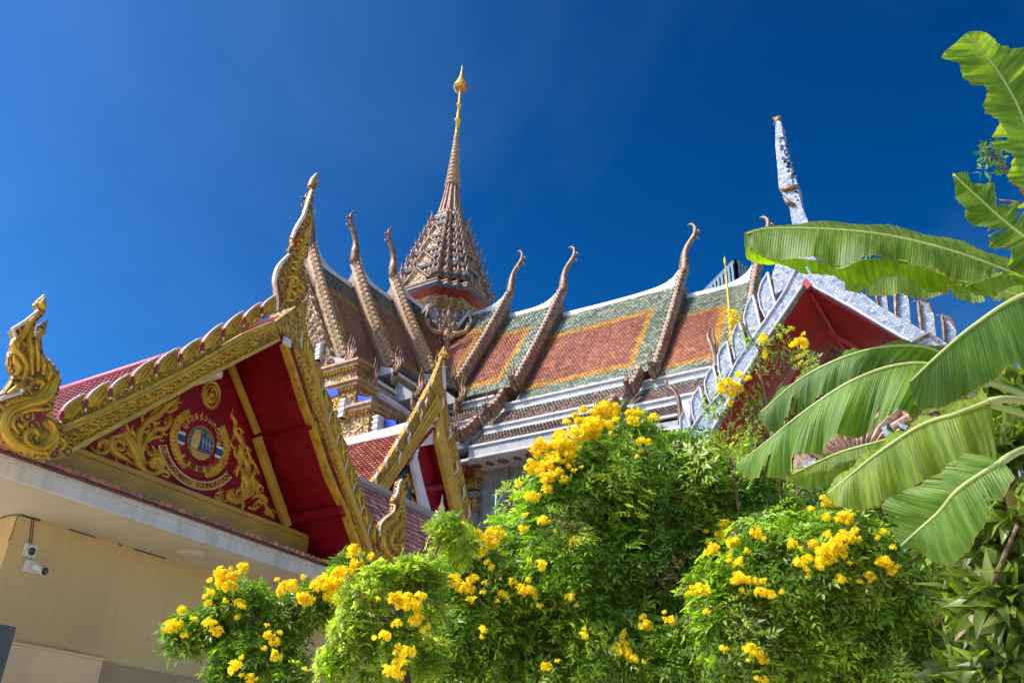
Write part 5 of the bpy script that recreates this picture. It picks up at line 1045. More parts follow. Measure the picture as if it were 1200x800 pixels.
def leaflet2(Ln, Wd, fold=.25, droop=.2, curl=0.):
    v = [(0, 0, 0), (.4*Ln, -.52*Wd, fold*.5*Wd-droop*.16*Ln), (Ln, 0, -droop*Ln), (.4*Ln, 0, -droop*.16*Ln), (.4*Ln, .52*Wd, (fold*.5+curl)*Wd-droop*.16*Ln)]
    return np.array(v), np.array([(0, 1, 2, 3), (0, 3, 2, 4)])
def rotm(d, up):
    d = np.array(d, float); d /= np.linalg.norm(d); s = np.cross(up, d); n = np.linalg.norm(s); s = s/n if n > 1e-6 else np.array([1., 0, 0]); u = np.cross(d, s); return np.stack([d, s, u], 1)
def shoot(rng, kind):
    """one leafy shoot along +x; returns verts, quads, per-face tone"""
    V_, F_, T_ = [], [], []; o = 0
    def put(v, f, t):
        nonlocal o
        V_.append(v); F_.append(f+o); T_.append(np.full(len(f), t)); o += len(v)
    Ls = {'tecoma': .34, 'young': .30, 'mango': .22}[kind]; nn = {'tecoma': 5, 'young': 6, 'mango': 7}[kind]
    for i in range(nn):
        x = Ls*(i+.4)/nn; ph = i*(math.pi/2 if kind != 'mango' else 2.4)+rng.uniform(-.3, .3)
        for s in ((0, math.pi) if kind != 'mango' else (0,)):
            a = ph+s; out = np.array([rng.uniform(.25, .7), math.cos(a), math.sin(a)])
            if kind == 'mango':
                v, f = leaflet(rng.uniform(.20, .30), rng.uniform(.075, .10), .3, rng.uniform(.2, .7), rng.uniform(-.3, .3)); M = rotm(out+np.array([.3, 0, 0]), np.array([1., 0, .2])); put(v@M.T+np.array([x, 0, 0]), f, rng.uniform(.7, 1.25)); continue
            out /= np.linalg.norm(out); rl = rng.uniform(.10, .17) if kind == 'tecoma' else rng.uniform(.12, .2); npair = 3 if kind == 'tecoma' else 5
            up = np.array([1., 0, .3]); M = rotm(out, up)
            tone = rng.uniform(.7, 1.3)
            for j in range(npair):
                r = rl*(j+1)/(npair+.3)
                for sd in (-1, 1):
                    ll = rng.uniform(.055, .085) if kind == 'tecoma' else rng.uniform(.05, .075)
                    v, f = leaflet2(ll, ll*.40 if kind == 'tecoma' else ll*.5, .35, rng.uniform(.0, .6), rng.uniform(-.2, .2)); c, s_ = math.cos(.95*sd), math.sin(.95*sd)
                    Q = np.array([[c, -s_, 0], [s_, c, 0], [0, 0, 1.]]); v = v@Q.T+np.array([r, 0, -.6*r*r/rl]); put(v@M.T+np.array([x, 0, 0]), f, tone*rng.uniform(.85, 1.15))
            v, f = leaflet2(.085, .033, .35, .4); v = v+np.array([rl, 0, -.6*rl]); put(v@M.T+np.array([x, 0, 0]), f, tone)
    return np.concatenate(V_), np.concatenate(F_), np.concatenate(T_)
SHOOTS = {k: [shoot(np.random.default_rng(i+11), k) for i in range(7)] for k in ('tecoma', 'young', 'mango')}
def bez(a, b, c, n=7): return [a*(1-t)**2+b*2*t*(1-t)+c*t*t for t in np.linspace(0, 1, n)]
def in_shade_core(): pass
def shrub(name, label, cat, blobs, depth, kind, cols, n, root, rng, scale=1., group=None, fill=.5, dsh=0.):
    """blobs: (px, py, r_px, depth) -> crown ellipsoids standing at that depth; shoots all through them"""
    t = thing(name, label, cat, root, group); blobs = [(a, b, c, d+dsh) for a, b, c, d in blobs]
    Cs, Rs = [], []
    for (px, py, r, d) in blobs: Cs.append(np.array(onD(px, py, d))); Rs.append(max(.07, r/F*d-.17*scale))
    Cs = np.array(Cs); Rs = np.array(Rs); w = Rs**2; w = w/w.sum(); VV, FF, CC = [], [], []; o = 0; tips = []
    for i in range(n):
        b = rng.choice(len(Rs), p=w); u = rng.normal(size=3); u /= np.linalg.norm(u); rr = Rs[b]*(.35+.85*rng.uniform(0, 1)**.7)*(1 if rng.uniform() < .85 else rng.uniform(1.05, 1.3))*(1+.35*noise.noise(Vector(u*1.7)+Vector(Cs[b])*1.3))
        p = Cs[b]+u*rr*np.array([1, 1, .95])
        # keep mostly outer shoots
        dmin = min(np.linalg.norm(p-c)/r for c, r in zip(Cs, Rs))
        if dmin < .45 and rng.uniform() < .75: continue
        d = u*.8+np.array([0, 0, .55])+rng.normal(size=3)*.35; d /= np.linalg.norm(d)
        v, f, tn = SHOOTS[kind][rng.integers(7)]; M = rotm(d, rng.normal(size=3)); s = scale*rng.uniform(.75, 1.2)
        VV.append(v@M.T*s+(p-d*.2*s)); FF.append(f+o); o += len(v); c = np.array(cols[rng.choice(len(cols))]) if rng.uniform() > .03 else np.array((.26, .17, .06))
        CC.append(c[None, :]*tn[:, None]*rng.uniform(.85, 1.15)); tips.append((p-d*.2*s, d, s))
    VV, FF, CC = np.concatenate(VV), np.concatenate(FF), np.concatenate(CC)
    stuff(np_mesh('foliage', VV, FF, CC, 'leaf', t))
    # trunk, limbs and twigs
    rt = Vector(root); m = MB(); m2 = MB()
    hub = Vector(Cs.mean(0)); hub.z = max(.5, hub.z-Rs.max()*.9)
    bs = 1. if len(Rs) > 8 and Rs.max() > .35 else .4; m.tube([rt, rt.lerp(hub, .5)+V(.08, .05, 0), hub], [.09*bs, .07*bs, .055*bs], 8); 
    for c, r in zip(Cs, Rs):
        c = Vector(c); mid = hub.lerp(c, .5)+V(*(rng.normal(size=3)*.12)); P = bez(hub, mid+V(0, 0, .15), c); m.tube(P, list(np.linspace(.045*bs, .014*bs, 7)), 6)
        near = [q for q in tips if (Vector(q[0])-c).length < r*1.2][:26]
        for q, d, s in near:
            q = Vector(q); m2.tube(bez(c, (c+q)/2+V(0, 0, -.05), q+Vector(d)*.25*s, 4), [.014, .009, .006, .003], 4, cap=False)
    m.build('trunk', 'bark', t, True); stuff(m2.build('twigs', 'bark', t))
    return t, Cs, Rs
# flower clusters: yellow trumpets
def flower_mesh(seed, nfl, rad):
    rng = np.random.default_rng(seed); VV, FF, CC = [], [], []; o = 0
    for i in range(nfl):
        u = rng.normal(size=3); u[2] = abs(u[2])*.9+.1; u /= np.linalg.norm(u); p = u*rad*rng.uniform(.45, 1.)
        M = rotm(u+rng.normal(size=3)*.45, rng.normal(size=3)); s = rng.uniform(.75, 1.15)*.030; v = []; f = []
        for ring, (x, r) in enumerate(((-.9, .10), (-.2, .28), (.45, .36))): v += [(x*1.6*s, r*s*math.cos(k*2*math.pi/5), r*s*math.sin(k*2*math.pi/5)) for k in range(5)]
        for ring in range(2): f += [(ring*5+k, ring*5+(k+1) % 5, ring*5+5+(k+1) % 5, ring*5+5+k) for k in range(5)]
        b = 15
        for k in range(5):   # five flaring lobes
            a0, a1 = (k+.0)*2*math.pi/5, (k+1.)*2*math.pi/5; am = (a0+a1)/2; fl = rng.uniform(.6, 1.)
            v += [(.45*1.6*s+.4*s*fl, .9*s*math.cos(a0+.14), .9*s*math.sin(a0+.14)), (.45*1.6*s+.3*s*fl, 1.15*s*math.cos(am), 1.15*s*math.sin(am)), (.45*1.6*s+.4*s*fl, .9*s*math.cos(a1-.14), .9*s*math.sin(a1-.14))]
            f += [(10+k, b, b+1, 10+(k+1) % 5), (b+1, b+2, 10+(k+1) % 5, 10+(k+1) % 5)]; b += 3
        f = [q if len(set(q)) == 4 else (q[0], q[1], q[2], q[2]) for q in f]
        VV.append(np.array(v)@M.T+p); FF += [tuple(x+o for x in q) for q in f]; o += len(v); c = np.array((.82, .62, .015) if rng.uniform() < .75 else (.86, .70, .03))*rng.uniform(.8, 1.1); CC += [c]*len(f)
    VV = np.concatenate(VV); me = bpy.data.meshes.new('flower_cluster'); me.from_pydata([tuple(v) for v in VV], [], [tuple(dict.fromkeys(q)) for q in FF]); me.materials.append(MAT['petal'])
    at = me.color_attributes.new('Col', 'FLOAT_COLOR', 'CORNER'); arr = []
    for p_, c in zip(me.polygons, CC): arr += [c[0], c[1], c[2], 1.]*p_.loop_total
    at.data.foreach_set('color', arr); return me
FLM = {0: [flower_mesh(i, 8, .035) for i in range(3)], 1: [flower_mesh(10+i, 20, .065) for i in range(4)], 2: [flower_mesh(20+i, 46, .115) for i in range(4)]}
def flowers(t, Cs, Rs, lst, dflt):
    lst = [(*q, 0) for q in lst]
    for (x, y, r, _) in list(lst):
        for k in range(2 if r > 11 else 1): a = random.uniform(0, 6.28); q = random.uniform(1., 2.); lst.append((x+r*q*math.cos(a), y+r*q*.9*math.sin(a), max(3.5, r*random.uniform(.25, .45)), 1))
    for (x, y, r, sat) in lst:
        d = ray(x, y).normalized(); best = None
        for c, R_ in zip(Cs, Rs):   # front of the crown along this sight line
            oc = CAMP-Vector(c); b = oc.dot(d); q = b*b-(oc.dot(oc)-(R_*1.1+.17)**2)
            if q > 0:
                s = -b-math.sqrt(q)
                if best is None or s < best: best = s
        if sat and best is None and len(Cs): continue
        dist = best if best else dflt*ray(x, y).length
        p = CAMP+d*(dist-.04); real = r*dist/F; k = 0 if real < .055 else (1 if real < .09 else 2); base = (.05, .088, .145)[k]
        o = bpy.data.objects.new('flower_cluster', random.choice(FLM[k])); C.objects.link(o); o.parent = t; o.matrix_parent_inverse = Matrix.Translation(-Vector(t.location)); o.location = p
        s = max(.45, real/base)*.78; o.scale = (s, s, s); o.rotation_euler = (random.uniform(-.5, .5), random.uniform(-.5, .5), random.uniform(0, 6.28))
rng = np.random.default_rng(42)
TG = [(.19, .29, .03), (.26, .37, .035), (.14, .23, .026), (.38, .46, .06), (.09, .15, .02)]
DG = [(.12, .21, .03), (.09, .16, .024), (.17, .26, .034)]
YG = [(.42, .46, .08), (.34, .39, .06), (.50, .52, .12), (.20, .27, .035)]
tA = shrub('flowering_tree', 'large dense yellow flowering bush in the centre hiding the lower temple', 'tree', [(715, 560, 72, 8.2), (790, 585, 85, 8.4), (660, 600, 62, 8.0), (850, 620, 80, 8.3), (640, 680, 85, 7.8), (750, 690, 110, 8.2), (560, 700, 62, 7.6), (545, 760, 75, 7.4), (680, 780, 95, 7.6), (830, 720, 95, 8.2), (900, 600, 40, 8.3), (572, 682, 30, 7.7), (860, 560, 42, 8.3), (548, 644, 14, 7.5), (700, 505, 24, 8.2), (745, 510, 30, 8.3), (655, 545, 30, 8.0), (525, 712, 34, 7.5)], 8, 'tecoma', TG, 5600, (7.2, 3.4, 0), rng, .78, dsh=-.45)
flowers(*tA, [(516, 621, 13), (555, 627, 14), (540, 639, 11), (579, 629, 18), (577, 641, 14), (544, 660, 8), (529, 684, 20), (544, 693, 15), (554, 680, 10), (622, 585, 14), (637, 612, 10), (624, 550, 18), (633, 528, 20), (645, 563, 18), (661, 524, 22), (678, 513, 22), (694, 505, 20), (707, 484, 22), (719, 482, 16), (742, 487, 14), (742, 496, 12), (752, 519, 10), (664, 496, 6), (680, 496, 10), (674, 635, 8), (633, 663, 8), (618, 696, 16), (589, 699, 9), (668, 701, 7), (641, 783, 10), (564, 738, 6), (684, 746, 6), (564, 632, 10), (650, 540, 16), (668, 536, 12), (640, 548, 14), (700, 497, 14), (655, 513, 12), (758, 520, 8), (610, 692, 10), (650, 525, 12), (640, 575, 10), (712, 500, 10)], 7.2)
tB = shrub('flowering_shrub', 'yellow flowering shrub at lower right below the banana leaves', 'shrub', [(925, 680, 72, 6.4), (985, 660, 66, 6.3), (1035, 700, 62, 6.4), (880, 750, 80, 6.3), (970, 750, 85, 6.4), (1060, 770, 70, 6.4), (850, 690, 45, 6.3), (780, 780, 60, 6.6), (1110, 740, 50, 6.3), (800, 720, 46, 7.0), (845, 640, 34, 7.2), (905, 635, 36, 7.0), (760, 680, 40, 7.5)], 6.4, 'tecoma', TG, 3700, (6.6, 1.2, 0), rng, .78, dsh=.25)
flowers(*tB, [(852, 619, 16), (836, 646, 14), (859, 637, 12), (887, 626, 8), (867, 681, 16), (880, 682, 10), (822, 693, 14), (902, 698, 9), (892, 696, 8), (969, 590, 13), (969, 607, 6), (992, 609, 15), (990, 633, 16), (976, 651, 24), (953, 640, 9), (929, 639, 7), (937, 663, 11), (1035, 661, 12), (1044, 667, 9), (1018, 677, 9), (1035, 624, 5), (880, 766, 16), (888, 766, 10), (787, 730, 5), (894, 798, 6), (756, 735, 12), (727, 765, 22), (740, 773, 10), (814, 693, 10), (787, 728, 7), (868, 660, 8), (983, 640, 14), (965, 662, 12), (845, 628, 10)], 6.0)
tC = shrub('flowering_shrub', 'yellow flowering shrub sprawling in front of the cream wall at lower left', 'shrub', [(262, 705, 20, 6.2), (330, 725, 34, 6.2), (300, 765, 40, 6.1), (245, 738, 16, 6.2), (370, 706, 20, 6.2), (412, 672, 18, 6.3), (336, 788, 22, 6.0), (270, 790, 30, 6.0), (440, 690, 20, 6.3), (218, 742, 10, 6.2), (285, 705, 16, 6.2)], 6.2, 'tecoma', DG+TG[:2], 900, (5.0, 3.9, 0), rng, .58)
flowers(*tC, [(264, 680, 22), (280, 710, 10), (244, 707, 5), (202, 737, 14), (244, 732, 10), (253, 741, 10), (315, 745, 7), (322, 753, 7), (320, 770, 9), (277, 783, 9), (294, 795, 7), (326, 692, 8), (339, 689, 14), (357, 704, 16), (376, 689, 18), (390, 704, 20), (402, 678, 22), (415, 647, 12), (418, 662, 9), (390, 737, 8), (375, 783, 10), (268, 690, 12), (396, 690, 12)], 5.8)
tD = shrub('flowering_shrub', 'pale yellow green young shrub with fresh pinnate leaves left of the big bush', 'shrub', [(445, 680, 30, 5.7), (478, 672, 30, 5.8), (415, 740, 34, 5.6), (455, 765, 34, 5.6), (505, 675, 24, 5.9), (392, 775, 28, 5.6), (524, 620, 15, 6.0), (502, 715, 26, 5.7), (415, 695, 20, 5.7), (440, 800, 30, 5.6), (540, 640, 18, 6.2), (500, 770, 30, 5.8), (470, 735, 20, 5.7)], 5.7, 'young', YG+TG[:2], 300, (4.9, 3.1, 0), rng, .5)
flowers(*tD, [(472, 711, 24), (487, 728, 12), (477, 767, 14), (459, 791, 18), (451, 747, 8), (462, 703, 12), (485, 712, 12), (468, 780, 10)], 5.3)
# a thin sprig rising across the mosaic gable
def sprig(root, pts, depth, label, fl, kind='tecoma', sc=.62, cols=TG):
    t = thing('flowering_sprig', label, 'branch', root, 'thin sprigs rising above the shrubs'); P = [onD(x, y, depth) for x, y in pts]; m = MB(); P = [Vector(root)]+P; m.tube(smooth(P)[0], list(np.linspace(.018, .005, (len(P)-1)*4+1)), 6); m.build('stem', 'bark', t, True); return t
def leafs_at(t, spots, depth, kind, cols, sc, rng):
    VV, FF, CC = [], [], []; o = 0
    for x, y, dx, dy in spots:
        p = np.array(onD(x, y, depth+rng.uniform(-.1, .1))); d = np.array(CR*dx-CU*dy)+rng.normal(size=3)*.25; d /= np.linalg.norm(d); v, f, tn = SHOOTS[kind][rng.integers(7)]; s = sc*rng.uniform(.8, 1.15); M = rotm(d, rng.normal(size=3))
        VV.append(v@M.T*s+p); FF.append(f+o); o += len(v); CC.append(np.array(cols[rng.choice(len(cols))])[None, :]*tn[:, None])
    stuff(np_mesh('foliage', np.concatenate(VV), np.concatenate(FF), np.concatenate(CC), 'leaf', t))
tE = sprig((8.2, 1.9, 0), [(925, 640), (915, 560), (903, 490), (892, 440), (889, 415), (893, 400)], 7.2, 'thin sprig with small yellow flowers rising across the red soffit of the mosaic gable', None)
leafs_at(tE, [(893, 408, -.6, -.6), (893, 412, .5, -.7), (895, 425, -1, .1), (893, 430, .9, .2), (896, 420, 0, -1), (900, 470, -.8, .2), (903, 478, .8, .1), (905, 500, .8, .5), (900, 510, -.9, .4), (902, 450, -.9, .3), (868, 372, -.3, .8), (872, 385, .3, .8), (880, 395, -.8, .3), (908, 395, .8, -.5), (930, 410, -.4, .5), (934, 415, .4, .6), (925, 415, -.9, .1), (940, 420, .5, .2)], 7.2, 'tecoma', TG+YG[:2], .5, rng)
m = MB(); m.tube([onD(903, 480, 7.2), onD(912, 455, 7.2), onD(935, 425, 7.2)], [.01, .007, .004], 5); m.tube([onD(893, 415, 7.2), onD(880, 395, 7.2), onD(866, 372, 7.2)], [.008, .006, .004], 5); m.build('twig', 'bark', tE)
flowers(tE, [], [], [(893, 399, 7), (897, 416, 4), (861, 367, 5), (861, 377, 5), (937, 402, 9), (944, 403, 7), (953, 434, 6), (930, 405, 5)], 7.1)
tF = sprig((8.0, 2.5, 0), [(870, 640), (860, 560), (852, 520), (858, 480), (856, 462)], 7.3, 'thin sprig topped by a dense yellow flower head beside the mosaic bargeboard', None)
leafs_at(tF, [(855, 470, -.8, .4), (862, 475, .8, .4), (866, 485, .9, .5), (858, 490, -.6, .8), (865, 500, .5, .9), (855, 510, -.7, .6), (862, 520, .6, .7), (850, 535, -.8, .3), (860, 545, .8, .3), (858, 462, .2, -.9), (848, 478, -1, 0), (874, 478, 1, .2), (868, 510, .7, .8)], 7.3, 'tecoma', TG+YG[:2], .6, rng)
flowers(tF, [], [], [(852, 452, 14), (864, 457, 10), (846, 460, 8), (858, 462, 8)], 7.2)
# ---------------------------------------------------------------- banana plant
mb = bpy.data.materials.new('banana_leaf'); mb.use_nodes = True; t_ = mb.node_tree; t_.nodes.clear()
o_ = nd(t_, 'ShaderNodeOutputMaterial'); p_ = nd(t_, 'ShaderNodeBsdfPrincipled'); tc_ = nd(t_, 'ShaderNodeTexCoord'); sx = nd(t_, 'ShaderNodeSeparateXYZ'); t_.links.new(tc_.outputs['UV'], sx.inputs[0])
# fine parallel veins run out from the midrib: stripes along u
nzz = nd(t_, 'ShaderNodeTexNoise', noise_dimensions='2D'); mpp = nd(t_, 'ShaderNodeMapping'); mpp.inputs['Scale'].default_value = (60, 1.2, 1); t_.links.new(tc_.outputs['UV'], mpp.inputs[0]); t_.links.new(mpp.outputs[0], nzz.inputs['Vector']); nzz.inputs['Scale'].default_value = 1.; nzz.inputs['Detail'].default_value = 4
wv = nd(t_, 'ShaderNodeMath', operation='MULTIPLY'); wv.inputs[1].default_value = 620.; t_.links.new(sx.outputs[0], wv.inputs[0]); sn_ = nd(t_, 'ShaderNodeMath', operation='SINE'); t_.links.new(wv.outputs[0], sn_.inputs[0])
rp_ = nd(t_, 'ShaderNodeValToRGB'); e_ = rp_.color_ramp; e_.elements[0].position = .3; e_.elements[0].color = (.075, .135, .014, 1); e_.elements[1].position = .72; e_.elements[1].color = (.165, .245, .032, 1); a_ = e_.elements.new(.5); a_.color = (.11, .185, .02, 1)
t_.links.new(nzz.outputs[0], rp_.inputs[0])
big = nd(t_, 'ShaderNodeTexNoise'); big.inputs['Scale'].default_value = 3.; t_.links.new(tc_.outputs['Object'], big.inputs['Vector']); mr_ = nd(t_, 'ShaderNodeMapRange'); mr_.inputs[1].default_value = .35; mr_.inputs[2].default_value = .65; mr_.inputs[3].default_value = .8; mr_.inputs[4].default_value = 1.25; t_.links.new(big.outputs[0], mr_.inputs[0])
at_ = nd(t_, 'ShaderNodeAttribute', attribute_name='Col'); mxx = nd(t_, 'ShaderNodeMix', data_type='RGBA', blend_type='MULTIPLY'); mxx.inputs[0].default_value = 1; t_.links.new(rp_.outputs[0], mxx.inputs[6]); t_.links.new(mr_.outputs[0], mxx.inputs[7])
mx2 = nd(t_, 'ShaderNodeMix', data_type='RGBA', blend_type='MULTIPLY'); mx2.inputs[0].default_value = 1; t_.links.new(mxx.outputs[2], mx2.inputs[6]); t_.links.new(at_.outputs['Color'], mx2.inputs[7])
# dried edge: brown where v is near the margin
ab = nd(t_, 'ShaderNodeMath', operation='ABSOLUTE'); t_.links.new(sx.outputs[1], ab.inputs[0]); ed = nd(t_, 'ShaderNodeMapRange'); ed.inputs[1].default_value = .975; ed.inputs[2].default_value = .995; t_.links.new(ab.outputs[0], ed.inputs[0])
mx3 = nd(t_, 'ShaderNodeMix', data_type='RGBA'); t_.links.new(ed.outputs[0], mx3.inputs[0]); t_.links.new(mx2.outputs[2], mx3.inputs[6]); mx3.inputs[7].default_value = (.28, .18, .05, 1)
t_.links.new(mx3.outputs[2], p_.inputs['Base Color']); p_.inputs['Roughness'].default_value = .5
bp_ = nd(t_, 'ShaderNodeBump'); bp_.inputs['Strength'].default_value = .22; bp_.inputs['Distance'].default_value = .004; t_.links.new(sn_.outputs[0], bp_.inputs['Height']); t_.links.new(bp_.outputs[0], p_.inputs['Normal'])
tr_ = nd(t_, 'ShaderNodeBsdfTranslucent'); mc_ = nd(t_, 'ShaderNodeMix', data_type='RGBA', blend_type='MULTIPLY'); mc_.inputs[0].default_value = 1; t_.links.new(mx3.outputs[2], mc_.inputs[6]); mc_.inputs[7].default_value = (2.7, 2.4, .7, 1); t_.links.new(mc_.outputs[2], tr_.inputs[0])
ms_ = nd(t_, 'ShaderNodeMixShader'); ms_.inputs[0].default_value = .5; t_.links.new(p_.outputs[0], ms_.inputs[1]); t_.links.new(tr_.outputs[0], ms_.inputs[2]); t_.links.new(ms_.outputs[0], o_.inputs[0]); MAT['banana_leaf'] = mb
pmat('midrib', (.36, .42, .12), .45, 0, .12, 6)
def curve3(pts, n):
    P = [onD(*p) for p in pts]; Q, _ = smooth(P, None, 12); Q = np.array([list(q) for q in Q]); s = np.concatenate([[0], np.cumsum(np.linalg.norm(np.diff(Q, axis=0), axis=1))]); u = np.linspace(0, s[-1], n); return np.stack([np.interp(u, s, Q[:, k]) for k in range(3)], 1), s[-1]
def banana(parent, rib, eA, eB, tint=(1, 1, 1), label=None, n=110, rip=.05, tears=(), foldy=.04, seed=0, norib=False, foldB=None):
    """midrib and both margins as space curves (px, py, depth); blade pleated across, torn at places"""
    rg = np.random.default_rng(seed); Rb, Ln = curve3(rib, n); vs, fs, uv = [], [], []; base = 0; K = 8; cols = []
    for side, E in ((1, eA), (-1, eB)):
        if E is None: continue
        Ed, _ = curve3(E, n); 
        ph = np.cumsum(rg.uniform(.1, .5, n)); amp = foldy*(.5+rg.random(n).cumsum() % 1.)
        tv = {int(a*n): w for a, w in (tears or [(rg.uniform(.08, .92), rg.uniform(.15, .8)) for _ in range(5)])}; tv.update({k_+1: w_*.6 for k_, w_ in list(tv.items()) if rg.random() < .4})
        grid = np.zeros((n, K+1, 3))
        for i in range(n):
            a, b = Rb[i], Ed[i]; d = b-a; L0 = np.linalg.norm(d)+1e-6; ax = Rb[min(i+1, n-1)]-Rb[max(i-1, 0)]; ax = ax/(np.linalg.norm(ax)+1e-9); nn_ = np.cross(ax, d/L0); nn_ /= (np.linalg.norm(nn_)+1e-9)
            jag = 1+rg.normal()*.012
            for k in range(K+1):
                t = k/K; q = a+d*t*jag; q = q+nn_*(math.sin(ph[i])*amp[i]*(1 if side > 0 or foldB is None else foldB/foldy)*t**1.2*min(1, L0*4)+rip*L0*math.sin(math.pi*t)*side); grid[i, k] = q
        for i in range(n):
            for k in range(K+1): vs.append(grid[i, k]); uv.append((i/(n-1)*Ln*.8, side*k/K)); cols.append(tint)
        for i in range(n-1):
            for k in range(K):
                if i in tv and k/K > 1-tv[i]: continue
                a = base+i*(K+1)+k; fs.append((a, a+1, a+K+2, a+K+1))
        base = len(vs)
    me = bpy.data.meshes.new('leaf_blade'); me.from_pydata([tuple(v) for v in vs], [], fs); me.materials.append(mb); me.polygons.foreach_set('use_smooth', [True]*len(fs))
    l = me.uv_layers.new(name='UV'); l.data.foreach_set('uv', [c for lp in me.loops for c in uv[lp.vertex_index]])
    at = me.color_attributes.new('Col', 'FLOAT_COLOR', 'CORNER'); at.data.foreach_set('color', [c for lp in me.loops for c in (*cols[lp.vertex_index], 1)])
    o = link('leaf', me, parent); 
    if label: L(o, label)
    if norib: return o
    m = MB(); m.tube([Vector(q) for q in Rb[::3]], list(np.linspace(.011, .004, len(Rb[::3]))), 6); link_ = m.build('midrib', 'midrib', o, True); return o
bp = thing('banana_plant', 'banana plant at right with broad pleated green leaves arching across the sky', 'plant', (4.6, -.9, 0))
D1 = 4.2
# 1: long horizontal leaf across the mosaic finial
banana(bp, [(1260, 352, 4.0), (1190, 322, 4.1), (1120, 296, 4.2), (1040, 276, 4.3), (960, 268, 4.4), (900, 268, 4.5), (872, 275, 4.5)], [(1260, 345, 3.9), (1190, 322, 4.0), (1140, 331, 3.95), (1100, 322, 4.05), (1060, 306, 4.1), (1020, 304, 4.1), (985, 311, 4.2), (940, 304, 4.3), (900, 300, 4.4), (872, 288, 4.5)], [(1260, 330, 4.3), (1190, 305, 4.4), (1120, 282, 4.5), (1040, 265, 4.6), (960, 261, 4.7), (900, 266, 4.6), (872, 272, 4.5)], label='long leaf stretched level across the sky', seed=1, foldy=.022, foldB=.008)
banana(bp, [(1240, 345, 3.98), (1190, 321, 4.02), (1140, 330, 3.97), (1100, 321, 4.07), (1060, 305, 4.12), (1020, 303, 4.12), (985, 310, 4.22), (940, 303, 4.32), (900, 299, 4.42), (873, 287, 4.5)], [(1240, 362, 4.2), (1190, 338, 4.2), (1140, 348, 4.15), (1100, 341, 4.25), (1060, 326, 4.3), (1020, 328, 4.3), (985, 330, 4.4), (940, 316, 4.5), (900, 311, 4.55), (876, 303, 4.55)], None, (1.5, 1.6, .4), label='sunlit yellow green far half of the long level leaf', seed=21, foldy=.02, norib=True)  # raised tint paints the sunlit look into this half
# 2: leaf below it
banana(bp, [(1290, 370, 4.6), (1200, 348, 4.7), (1120, 330, 4.8), (1050, 320, 4.8), (990, 322, 4.9)], [(1290, 400, 4.6), (1200, 362, 4.6), (1140, 352, 4.7), (1080, 347, 4.7), (1030, 347, 4.8), (990, 340, 4.9)], [(1290, 330, 4.8), (1200, 325, 4.9), (1120, 305, 5), (1050, 305, 5), (990, 310, 5)], (1.35, 1.25, 1.6), seed=2)
# 3: upright leaf top right corner
banana(bp, [(1235, 240, 3.7), (1215, 190, 3.7), (1195, 130, 3.75), (1170, 85, 3.8), (1145, 55, 3.8), (1132, 40, 3.8)], [(1190, 245, 3.6), (1193, 215, 3.6), (1170, 170, 3.65), (1160, 130, 3.7), (1150, 105, 3.75), (1122, 80, 3.8), (1106, 66, 3.8), (1120, 50, 3.8), (1130, 40, 3.8)], [(1300, 230, 3.8), (1290, 170, 3.8), (1260, 110, 3.85), (1220, 80, 3.9), (1185, 55, 3.85), (1150, 38, 3.8), (1132, 38, 3.8)], (1.15, 1.25, .8), label='bright upright leaf at the top right corner', seed=3, tears=((.35, .5), (.62, .35)))
# 4: drooping leaf beneath it
banana(bp, [(1260, 330, 3.9), (1215, 290, 3.9), (1180, 262, 3.95), (1150, 235, 4.0), (1116, 203, 4.05)], [(1240, 345, 3.8), (1195, 318, 3.8), (1170, 290, 3.85), (1150, 268, 3.9), (1130, 250, 3.95), (1122, 232, 4), (1116, 205, 4.05)], [(1280, 310, 4.1), (1225, 262, 4.1), (1195, 250, 4.1), (1160, 222, 4.1), (1135, 206, 4.1), (1116, 202, 4.05)], (.95, 1.05, .8), seed=4, tears=((.5, .8), (.52, .6)), foldy=.04)
# 5: big dark leaf at the right
banana(bp, [(1290, 320, 3.3), (1200, 345, 3.35), (1140, 382, 3.4), (1095, 420, 3.45), (1066, 448, 3.5)], [(1300, 520, 3.3), (1200, 430, 3.3), (1165, 445, 3.35), (1130, 465, 3.4), (1100, 478, 3.45), (1075, 478, 3.5), (1066, 450, 3.5)], None, (.62, .8, .7), label='dark broad leaf at the right edge', seed=5, foldy=.008, tears=((.995, .01),))
# 6: upper arching leaf over the red gable
banana(bp, [(1130, 440, 4.2), (1095, 410, 4.3), (1040, 406, 4.4), (985, 420, 4.5), (935, 446, 4.6), (890, 485, 4.7)], [(1120, 450, 4.1), (1075, 428, 4.2), (1030, 432, 4.3), (985, 455, 4.4), (935, 485, 4.5), (905, 505, 4.6), (890, 488, 4.7)], [(1140, 430, 4.3), (1095, 403, 4.4), (1040, 403, 4.5), (985, 417, 4.6), (930, 446, 4.7), (890, 482, 4.7)], (.72, .92, .7), seed=6, foldy=.04)
# 7: long arching leaf in front of it
banana(bp, [(1140, 470, 3.9), (1100, 430, 4.0), (1050, 428, 4.05), (995, 448, 4.1), (940, 484, 4.2), (895, 520, 4.3), (862, 545, 4.4)], [(1120, 490, 3.8), (1078, 480, 3.85), (1040, 492, 3.9), (1000, 512, 3.95), (960, 522, 4.0), (930, 545, 4.1), (900, 562, 4.2), (872, 556, 4.3), (862, 545, 4.4)], None, (.95, 1.1, .8), label='long leaf arching over the red gable', seed=7, foldy=.05, tears=((.3, .4), (.78, .6)))
